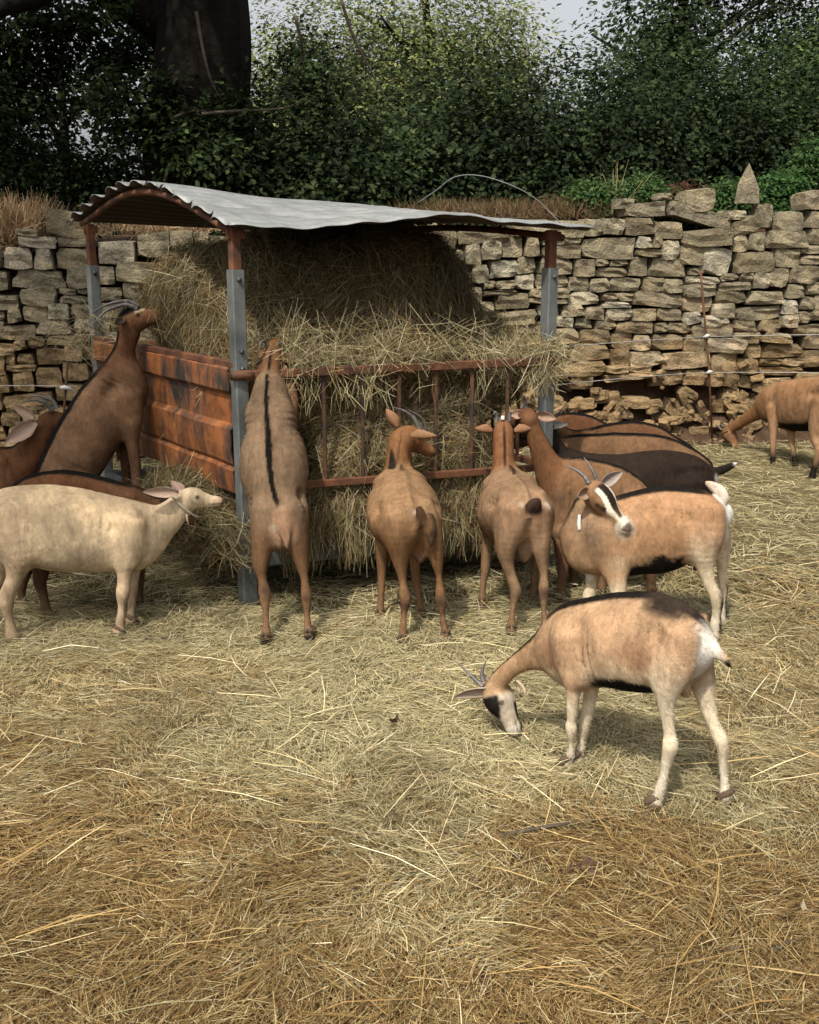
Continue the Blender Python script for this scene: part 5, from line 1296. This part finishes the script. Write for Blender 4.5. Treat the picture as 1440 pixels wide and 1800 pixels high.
    parts = spec + vis[:300 - len(spec)]; stuff = vis[300 - len(spec):] + hid
    def xform(i):
        s, zz, sw, sh, dp, rot, pr, vi, yaw = i
        c = W0 + wx * s + wn * (pr - dp / 2 + .02 ) + np.array([0, 0, zz])
        ang = math.atan2(wx[1], wx[0])
        return Matrix.Translation(Vector(c)) @ Matrix.Rotation(ang + yaw, 4, 'Z') @ Matrix.Rotation(-rot, 4, 'Y') @ Matrix.Diagonal((sw, dp, sh, 1))
    inv = Matrix.Translation(-Vector(root.location))
    for i in parts:
        o = bpy.data.objects.new('stone', me if i[7] == 'pyr' else var[i[7]]); COL.objects.link(o)
        o.parent = root; o.matrix_basis = inv @ xform(i)
    mb = MB()
    for i in stuff:
        T = inv @ xform(i); m_ = var[i[7]]
        mb.add([T @ v.co for v in m_.vertices], [tuple(p.vertices) for p in m_.polygons])
    # small rubble and chips at the washed-out foot
    for k in range(520):
        s = R_.uniform(5.2, WL); zz = abs(R_.gauss(.18, .24)); sz = R_.uniform(.03, .12)
        T = inv @ xform((s, zz, sz * R_.uniform(1, 2.2), sz * R_.uniform(.5, 1), sz, R_.gauss(0, .5), .06 + max(0, .45 - zz) * .35 * R_.random(), 0, R_.uniform(-1, 1))); m_ = var[R_.randrange(16)]
        mb.add([T @ v.co for v in m_.vertices], [tuple(p.vertices) for p in m_.polygons])
    me2 = bpy.data.meshes.new('small_stones'); me2.from_pydata(mb.V, [], mb.F); me2.update()
    o = link_local('small_stones', me2, M['stone'], root); o['kind'] = 'stuff'
    # earth heart behind the stones and the washed-out slope at the foot
    ns, nz = 240, 26; V = np.zeros((ns, nz, 3))
    for a in range(ns):
        s = WL * a / (ns - 1); zt = ztop(s) - .10
        for b in range(nz):
            t = b / (nz - 1); zz = -.05 + (zt + .05) * t
            off = -.19 + .32 * max(0, 1 - zz / .5) ** 1.3 * sstep(np.array([wpx(s)]), 700, 1000)[0] + .16 * max(0, 1 - zz / .25)
            V[a, b] = W0 + wx * s + wn * off + np.array([0, 0, zz])
    V = V.reshape(-1, 3); V += wn * ((fbm(V, 4, 61, 3) - .5) * .14)[:, None]
    i, j = np.meshgrid(np.arange(ns - 1), np.arange(nz - 1), indexing='ij'); a = (i * nz + j).ravel()
    F = np.stack([a, a + nz, a + nz + 1, a + 1], 1)
    link('earth_fill', mesh_np('earth_fill', V, F, None, True), M['soil'], root)
    # bank behind the wall
    xs = np.linspace(-2, WL + 2, 70); ys = np.concatenate([np.linspace(0, 4, 12), np.linspace(5, 45, 14)]); V = []
    for s in xs:
        for t in ys:
            p = W0 + wx * s - wn * (.10 + t); p[2] = ztop(min(max(s, 0), WL)) - .12 + .03 * t + .12 * (vnoise(np.array([[p[0], p[1], 0.]]), .8, 3)[0] - .5); V.append(p)
    V = np.array(V); ny = len(ys); i, j = np.meshgrid(np.arange(len(xs) - 1), np.arange(ny - 1), indexing='ij'); a = (i * ny + j).ravel()
    o = link('bank', mesh_np('bank', V, np.stack([a, a + 1, a + ny + 1, a + ny], 1)[:, ::-1], None, True), M['soil']); tag(o, kind='structure')

# ------------------------------------------------------------------ foliage
def leaves(centers, normals, size, col, droop=.2, asp=.55):
    n = len(centers)
    nr = normals + RNG.normal(0, .7, (n, 3)); nr /= np.linalg.norm(nr, axis=1, keepdims=True)
    d = RNG.normal(0, 1, (n, 3)); d[:, 2] -= droop; d -= nr * (d * nr).sum(1, keepdims=True); d /= np.linalg.norm(d, axis=1, keepdims=True) + 1e-9
    s = np.cross(d, nr); L = size[:, None]; W_ = L * asp * .5
    V = np.stack([centers - d * L / 2, centers + s * W_ + nr * W_ * .25, centers + d * L / 2, centers - s * W_ + nr * W_ * .25], 1).reshape(-1, 3)
    F = np.arange(4 * n).reshape(-1, 4)
    return V, F, np.repeat(col, 4, 0)
def crown_pts(lobes, n, clump=.22, per=26):
    Pn = []; Nn = []
    vol = np.array([l[3] * l[4] * l[5] for l in lobes]); pr = vol ** .7; pr /= pr.sum()
    nc = max(4, n // per)
    for k in RNG.choice(len(lobes), nc, p=pr):
        x, y, z, a, b, c = lobes[k]
        v = RNG.normal(0, 1, 3); v /= np.linalg.norm(v); r = RNG.random() ** .45 * RNG.uniform(.8, 1.08)
        ctr = np.array([x, y, z]) + v * np.array([a, b, c]) * r
        m = per; q = ctr + RNG.normal(0, 1, (m, 3)) * clump * np.array([1, 1, .7]) * RNG.uniform(.5, 1.2)
        Pn.append(q); Nn.append(np.tile(v * .6 + np.array([0, -.2, .8]), (m, 1)))
    return np.concatenate(Pn), np.concatenate(Nn) * 1.6
def foliage(name, lobes, n, size, pal, label, cat, group=None, trunk=None, clump=.22, per=26, loc=None, asp=.55, thing=True, kind=None):
    Pn, Nn = crown_pts(lobes, int(n), clump, per); m = len(Pn); cb = np.repeat(RNG.uniform(.55, 1.5, m // per + 1), per)[:m]
    pal = np.array(pal); k = RNG.integers(0, len(pal), m); cl = fbm(Pn, 1.3, 301, 2)
    col = pal[k] * cb[:, None] * RNG.uniform(.8, 1.2, (m, 1)) * (.3 + 1.4 * cl)[:, None]  # clump and noise factors paint lit branches and darker hollows into leaf colour
    V, F, C = leaves(Pn, Nn, RNG.uniform(.65, 1.3, m) * size, col, asp=asp)
    x, y = (lobes[0][0], lobes[0][1]) if loc is None else loc
    root = empty(name, (x, y, 2.0)); tag(root, label, cat, group)
    link('crown', mesh_np('crown', V, F, C), M['leaf'], root)
    if trunk:
        mb = MB()
        for pts, rad in trunk: mb.tube(catmull(np.array(pts, float), 4), list(np.interp(np.linspace(0, 1, (len(pts) - 1) * 4 + 1), [0, 1], rad)), 9)
        mb.build('trunk', M['bark'], root)
    return root
DG = [(.020, .036, .014), (.028, .048, .017), (.040, .064, .022), (.022, .038, .018), (.065, .085, .032)]
MG = [(.05, .082, .024), (.075, .115, .034), (.10, .14, .042), (.055, .085, .034)]
LG = [(.15, .19, .06), (.19, .23, .075), (.24, .27, .10), (.11, .15, .05), (.27, .27, .12)]
def auto_trunk(x, y, z0, z1, r, n=4, sp=.6):
    R_ = random.Random(int(x * 97 + y * 31)); T = [([(x, y, z0), (x + .1, y, (z0 * 2 + z1) / 3), (x + R_.uniform(-.2, .2), y, z1)], (r, r * .35))]
    for k in range(n):
        zz = z0 + (z1 - z0) * R_.uniform(.25, .75); a = R_.uniform(0, 6.28)
        T.append(([(x + .05, y, zz), (x + math.cos(a) * sp * .6, y + math.sin(a) * sp * .6, zz + .35), (x + math.cos(a) * sp * 1.4, y + math.sin(a) * sp * 1.4, zz + .8)], (r * .45, r * .1)))
    return T
def build_foliage():
    k = Q_
    # dark hedge line just behind the wall
    hed = [(-5.2, 11.8, 3.0, 1.3, .9, 1.3, 'dark bramble thicket at the far left behind the oak'), (-1.3, 12.4, 2.9, 1.2, .9, 1.05, 'dark shrub behind the rack roof, right of the oak trunk'), (.6, 12.9, 3.15, 1.3, 1.0, 1.25, 'dense dark shrub above the middle of the roof'),
           (2.1, 13.2, 3.2, 1.2, 1.0, 1.25, 'dense dark shrub above the dry grass, right of the roof end'), (3.6, 13.5, 3.3, 1.3, 1.0, 1.3, 'dark leafy shrub behind the slanting capstones'), (5.2, 13.8, 3.2, 1.3, 1.0, 1.3, 'dark shrub behind the pointed stone at the right edge')]
    for x, y, z, a, b, c, lab in hed:
        foliage('shrub', [(x, y, z, a, b, c), (x - .5, y - .3, z - .5, a * .8, b * .8, c * .7), (x + .5, y - .3, z - .4, a * .8, b * .8, c * .7)], 20000 * k, .078, DG, lab, 'shrub', 'dark shrubs along the top of the wall', auto_trunk(x, y, 2.0, 3.2, .05))
    trees = [((-3.6, 15.8, 4.6), (2.2, 1.5, 2.4), LG, 15000, 'sunlit'), ]
    foliage('tree', [(-2.05, 17.4, 4.1, .75, .9, 1.8), (-.9, 17.5, 4.5, 1.35, 1.2, 1.9), (.5, 17.8, 4.9, 1.5, 1.3, 1.7), (1.45, 17.6, 4.5, .85, 1.2, 1.5), (-.2, 17, 3.6, 2.2, 1.3, 1.2)], 52000 * k, .078, LG, 'light green tree in sun rising behind the dark shrubs, in the middle', 'tree', 'trees behind the wall', auto_trunk(.4, 17.8, 2.2, 6, .14, 6, 1.0), per=22)
    foliage('tree', [(3.62, 15.4, 4.9, 1.15, 1.2, 2.2), (3.4, 15.2, 3.7, 1.1, 1.1, 1.4), (4.3, 15.6, 6.2, 1.5, 1.1, 1.4)], 24000 * k, .085, DG + MG[:1], 'dark green tree right of the small gap of sky', 'tree', 'trees behind the wall', auto_trunk(3.7, 15.4, 2.2, 6, .13, 6, .9), per=22)
    foliage('tree', [(6.2, 16.0, 4.9, 1.9, 1.3, 2.4), (5.6, 15.4, 3.9, 1.6, 1.1, 1.4)], 26000 * k, .085, MG + DG[2:4], 'mid green tree filling the top right corner', 'tree', 'trees behind the wall', auto_trunk(5.9, 15.9, 2.2, 6, .13, 6, .9), per=22)
    foliage('tree', [(-7.0, 17.5, 4.0, 1.1, 1.0, 1.3), (-5.4, 18.5, 2.7, 1.6, 1.0, .7)], 7000 * k, .10, DG + MG, 'distant green tree glimpsed behind the oak leaves at far left', 'tree', 'trees behind the wall', auto_trunk(-5.6, 17.5, 2.2, 5, .13, 5, .9), per=22)
    foliage('tree', [(-.75, 21, 4.3, 2.5, 1.4, 1.9), (4.5, 21.5, 4.0, 2.4, 1.4, 1.6), (8.4, 21, 4.3, 3.2, 1.4, 2.0), (-3.2, 21, 3.4, 1.4, 1.2, 1.0)], 22000 * k, .13, DG + MG[:2], 'far belt of dark green trees closing the view behind the others', 'tree', 'trees behind the wall', auto_trunk(-.5, 21, 2.2, 5, .15, 5, 1.2), per=22)
    # old oak with leaning trunk
    Yo = 12.2
    pt = lambda px, py, Y=Yo: tuple(P(px, py, Y))
    tr = [([pt(345, 330), pt(345, 240), pt(352, 150), pt(358, 60), pt(352, -60), pt(345, -260)], (.62, .44)), ([pt(335, 60), pt(270, 20), pt(200, -18), pt(100, -75), pt(-60, -190)], (.30, .16)),
          ([pt(150, -60, 11.6), pt(70, -8, 11.2), pt(25, 6, 10.9), pt(-15, 22, 10.6)], (.12, .07)), ([pt(370, -20), pt(430, -90), pt(520, -200)], (.26, .12)), ([pt(350, -60), pt(335, -160, 11.2), pt(250, -300, 10)], (.28, .12))]
    lob = []
    for (px, py, Y, a, b, c) in [(60, 70, 12.4, .75, .6, .5), (180, 110, 12.8, .7, .6, .45), (60, 190, 12.6, .85, .6, .5), (215, 190, 11.6, .5, .5, .42), (40, 300, 12.8, .8, .6, .4), (180, 300, 12.9, .8, .6, .42), (300, 250, 13.3, .6, .5, .5), (-60, 150, 12.4, .8, .7, .9), (420, 200, 13.0, .45, .5, .5), (250, 80, 13.2, .5, .5, .4), (360, 290, 11.6, .55, .35, .22), (130, 20, 12.2, .9, .6, .35), (540, 130, 12.6, .42, .5, .5), (320, 255, 11.6, .55, .3, .3), (400, 265, 11.7, .5, .3, .3), (270, 215, 11.7, .3, .3, .3), (300, 165, 11.6, .22, .25, .2), (405, 185, 11.7, .2, .25, .25), (350, 205, 11.6, .25, .2, .12)]:
        p = P(px, py, Y); lob.append((p[0], p[1], p[2], a, b, c))
    root = foliage('oak_tree', lob, 27000 * k, .085, DG + MG[1:2], 'old oak with massive dark leaning trunk at the upper left', 'tree', 'trees behind the wall', tr, clump=.16, per=20, loc=pt(345, 330)[:2])
    # unseen crown added up and towards the left, placed to shade the goats there
    hi = [(-3.2, 11, 7.0, 2.2, 2.0, .9), (-5.0, 8.5, 6.6, 2.0, 2.0, .9), (-4.2, 6.0, 6.2, 1.7, 1.6, .8), (-3.9, 4.0, 6.0, 1.2, 1.2, .6), (-3.45, 2.55, 6.0, 1.15, 1.35, .6), (-4.8, 2.2, 6.1, 1.2, 1.4, .6), (-1.6, 12, 7.6, 2.0, 1.8, 1.0), (-5.5, 11.5, 5.5, 1.6, 1.8, 1.2)]
    Pn, Nn = crown_pts(hi, int(20000 * k), .36, 24); c = np.array(DG)[RNG.integers(0, 5, len(Pn))]
    V, F, C = leaves(Pn, Nn, RNG.uniform(.09, .16, len(Pn)), c); link('crown', mesh_np('crown', V, F, C), M['leaf'], root)
    mb = MB(); mb.tube(catmull(np.array([pt(352, -60), (-3.2, 11, 5.9), (-4.2, 8.5, 6.1), (-4.2, 6, 6.0), (-3.7, 4.2, 5.9), (-3.5, 2.4, 5.9)]), 4), list(np.linspace(.3, .04, 21)), 9); mb.build('limb', M['bark'], root)  # added limb, out of view, reaching to the shading crown
    # bare twigs in front of the trunk
    R_ = random.Random(3)
    for (a, b, c, d) in [((600, 0), (620, 60), (650, 120), (690, 195)), ((355, 200), (420, 195), (500, 190), (540, 170)), ((300, 210), (340, 195), (400, 200), (430, 200)), ((520, 30), (530, 80), (532, 100), (520, 125)), ((345, 20), (360, 100), (375, 150), (400, 190)), ((600, 305), (625, 320), (640, 335), (648, 348)), ((290, 320), (300, 280), (320, 260), (350, 240))]:
        mb = MB(); pts = [P(q[0], q[1], 11.45 + .1 * i) for i, q in enumerate((a, b, c, d))]
        mb.tube(catmull(pts, 4), list(np.linspace(.02, .007, 13)), 6); o = mb.build('twig', M['twig'], root)
    # grasses on the wall top
    def tuft(px, py, Y, n, h, spread, pal, label, cat, group, name='grass_tuft', wd=.005):
        c = P(px, py, Y); B = c + RNG.normal(0, 1, (n, 3)) * [spread, spread * .5, .02]
        d = RNG.normal(0, .75, (n, 3)) + [0, 0, 1]; d /= np.linalg.norm(d, axis=1, keepdims=True); L = RNG.uniform(.5, 1.1, n) * h
        pn = RNG.normal(0, .5, (n, 3)) + [0, -1, .2]; pn /= np.linalg.norm(pn, axis=1, keepdims=True)
        col = np.array(pal)[RNG.integers(0, len(pal), n)] * RNG.uniform(.7, 1.3, (n, 1))
        V, F, C = straws(B + d * L[:, None] / 2, d, L, pn, np.full(n, wd), RNG.uniform(-.25, .25, n), col, 't')
        o = link(name, mesh_np(name, V - c, F, C), M['straw']); o.location = Vector(c); tag(o, label, cat, group)
    DRY = [(.46, .30, .16), (.36, .22, .11), (.60, .45, .27), (.22, .13, .065)]; ORN = [(.16, .085, .042), (.11, .06, .03), (.22, .15, .08), (.09, .085, .035)]
    tuft(15, 425, 9.9, 2600, .42, .20, DRY, 'tall dry orange grass at the left end of the wall top', 'dry grass', 'grasses on the wall top')
    tuft(-40, 425, 9.9, 1200, .45, .26, DRY, 'dry grass just cut by the left edge of the photo', 'dry grass', 'grasses on the wall top')
    tuft(70, 410, 9.9, 500, .20, .10, ORN, 'low brown grass beside the big tilted capstone', 'dry grass', 'grasses on the wall top')
    tuft(275, 405, 10.3, 900, .18, .35, DRY, 'dry grass seen under the roof between its two left posts', 'dry grass', 'grasses on the wall top')
    for px, w_, lab in ((800, .3, 'rust coloured dry grass behind the roof under the bent wire'), (880, .3, 'rust coloured dry grass behind the roof, right of the wire hoop top'), (965, .3, 'brown dry grass at the right end of the roof'), (1030, .18, 'short dry grass where the ferns begin')):
        tuft(px, 382, 11.35, 1100, .20, w_, ORN, lab, 'dry grass', 'grasses on the wall top')
    tuft(1075, 372, 11.3, 60, .5, .05, [(.42, .36, .17), (.3, .26, .12)], 'tuft of pale long grass stems standing among the ferns', 'grass tuft', 'grasses on the wall top')
    FG = [(.05, .11, .03), (.07, .14, .04), (.035, .08, .025), (.10, .15, .05)]
    for (px, py, Y, a, c, n, pal, lab) in [(1050, 352, 11.4, .32, .20, 3600, FG, 'green fern clump left of the slanting capstone'), (1125, 345, 11.5, .35, .22, 3600, FG, 'green fern clump behind the long capstones'), (1200, 345, 12.0, .3, .12, 1600, [(.10, .045, .03), (.07, .05, .025), (.13, .06, .04)], 'reddish brown withered plant between capstones'),
                                      (1285, 352, 11.9, .32, .20, 3200, FG, 'green weeds left of the pointed stone'), (1375, 345, 12.0, .36, .28, 5200, [(.06, .13, .035), (.08, .17, .045), (.04, .09, .03)], 'bright green nettles right of the pointed stone'), (1445, 290, 12.2, .35, .35, 4200, FG, 'green creeper at the right edge above the wall'), (990, 362, 11.8, .3, .12, 1500, [(.08, .09, .035), (.12, .09, .04)], 'low olive weeds behind the roof corner')]:
        p = P(px, py, Y); Pn, Nn = crown_pts([(p[0], p[1], p[2], a, .25, c)], int(n * k), .07, 12); mm = len(Pn); pa = np.array(pal)
        V, F, C = leaves(Pn, Nn, RNG.uniform(.03, .07, mm), pa[RNG.integers(0, len(pa), mm)] * RNG.uniform(.7, 1.3, (mm, 1)), asp=.5)
        o = link('weed_plant', mesh_np('weed_plant', V - p, F, C), M['leaf']); o.location = Vector(p); tag(o, lab, 'plant', 'weeds on the wall top')

# ------------------------------------------------------------------ fence, wire, small things
def build_small():
    root = empty('electric_fence', P(1245, 760, 10.3) * [1, 1, 0]); tag(root, 'two strand white wire fence on a thin rusty rod before the right wall', 'wire fence')
    def at(px, py, Y): return P(px, py, Y)
    b = R(1, 0, 0)
    for pts in ([(965, 612, YA * 1.115 - .04), (1100, 601, 7.8), (1243, 592, 10.25), (1440, 588, 10.6), (1600, 586, 10.9)], [(965, 678, YA * 1.115 - .04), (1100, 665, 7.8), (1243, 655, 10.25), (1440, 655, 10.6), (1600, 655, 10.9)]):
        m = MB(); m.tube(catmull([at(*p) for p in pts], 5), .0028, 5); m.build('wire', M['wire'], root)
    m = MB(); m.tube([at(1232, 478, 10.3), at(1237, 540, 10.28), at(1246, 640, 10.27), at(1252, 770, 10.25)], .011, 7); m.build('rod', M['rust'], root)
    for py, px in ((592, 1242), (655, 1247)):
        c = at(px, py, 10.25); m = MB(); m.tube([c - [.03, 0, .008], c - [.0, .02, -.01], c + [.035, 0, .01]], [.011, .02, .010], 7); m.build('insulator', M['wire'], root)
    root = empty('electric_fence', P(115, 760, 8.9) * [1, 1, 0]); tag(root, 'single white fence wire on a rusty rod before the left wall', 'wire fence')
    m = MB(); m.tube([at(-60, 678, 8.9), at(60, 678, 8.85), at(135, 679, 8.8)], .0028, 5); m.build('wire', M['wire'], root)
    m = MB(); m.tube([at(119, 636, 8.82), at(113, 720, 8.82), at(108, 800, 8.82)], .011, 7); m.build('rod', M['rust_dark'], root)
    m = MB(); c = at(114, 681, 8.79); m.tube([c - [.04, 0, 0], c, c + [.07, .01, -.02]], [.01, .02, .006], 7); m.build('insulator', M['wire'], root)
    m = MB(); m.tube(catmull([P(735, 356, YA + .9), P(765, 336, YA + .85), P(800, 311, YA + .8), P(845, 309, YA + .75), P(900, 326, YA + .72), P(940, 348, YA + .70), P(968, 374, YA + .68), P(985, 392, YA + .66)], 6), .0028, 6)
    o = m.build('bent_wire', M['galv'], None); tag(o, 'long bent wire arching above the right half of the corrugated roof', 'wire')
    # dead leaves, sticks and droppings on the hay
    def leaf(px, py, col, lab, sz=.05, n=3):
        c = G(px, py, .015); V = []; F = []; C = []
        for q in range(n):
            a0 = RNG.uniform(0, 6.28); o_ = c + RNG.normal(0, sz * .45, 3) * [1, .6, .2]; k0 = len(V); m = 9
            V.append(o_ + [0, 0, .012])
            for i in range(m):
                a = a0 + 2 * math.pi * i / m; r = sz * (.5 + .35 * (i % 2)) * RNG.uniform(.8, 1.1)
                V.append(o_ + [math.cos(a) * r, math.sin(a) * r * .7, .006 + .022 * (i % 3 == 0) + .016 * math.sin(a * 2)])
            for i in range(m): F.append((k0, k0 + 1 + i, k0 + 1 + (i + 1) % m))
            C += [np.array(col) * RNG.uniform(.5, 1.5)] * (m + 1)
        V = np.array(V); o = link('dead_leaf', mesh_np('dead_leaf', V - c, np.array(F), np.array(C), True), M['leaf']); o.location = Vector(c); tag(o, lab, 'dead leaf', 'dead leaves on the hay')
    leaf(1018, 1534, (.13, .075, .06), 'curled brown dead leaf lying on the hay below the grazing goat', .045, 4)
    leaf(1410, 1603, (.36, .30, .2), 'small pale dead leaf at the lower right edge', .022, 1)
    leaf(690, 1272, (.10, .07, .04), 'dark dead leaf in the middle of the pale hay', .03, 2)
    def clod(px, py, lab, sz, col='soil'):
        c = G(px, py, .01); mb = MB()
        for q in range(6): uv_sphere(mb, np.array(RNG.normal(0, sz * .8, 3) * [1, .8, .15]) + [0, 0, .008], sz * RNG.uniform(.35, .6), 7, 5)
        o = mb.build('dung_clump', M['dung'], None); o.location = Vector(c); tag(o, lab, 'droppings', 'droppings in the litter')
    clod(130, 1443, 'small dark dung clump in the golden litter at left', .016); clod(212, 1482, 'dark dung clump beside the grey hay wisp at left', .016); clod(835, 1740, 'brown clump trodden into the litter at bottom', .02)
    for (a, b, lab) in (((1262, 1684), (1312, 1662), 'short dark stick in the litter at lower right'), ((1360, 1672), (1400, 1652), 'dark stick near the right edge of the litter'), ((880, 1468), (1070, 1440), 'thin brown stick lying under the grazing goat')):
        p, q = G(*a, .02), G(*b, .025); mb = MB(); mb.tube([p - p, (q - p) * .5 + [0, .004, .004], q - p], [.006, .007, .004], 6); o = mb.build('stick', M['twig'], None); o.location = Vector(p); tag(o, lab, 'stick', 'sticks in the litter')
M['dung'] = mat_simple('dung', [(.3, (.02, .013, .009)), (.7, (.05, .032, .022))], 50, .9, 0, .5, .003, .1)

import os, time
Q_ = 1.0
_t = time.time()
build_ground(); build_rack(); build_wall(); build_goats()
print('goats', time.time() - _t)
build_hay(); build_litter(); build_foliage(); build_small()
print('all', time.time() - _t)
print('tris', sum(len(m.loops) - 2 * len(m.polygons) for m in {o.data for o in sc.objects if o.type == 'MESH'}))
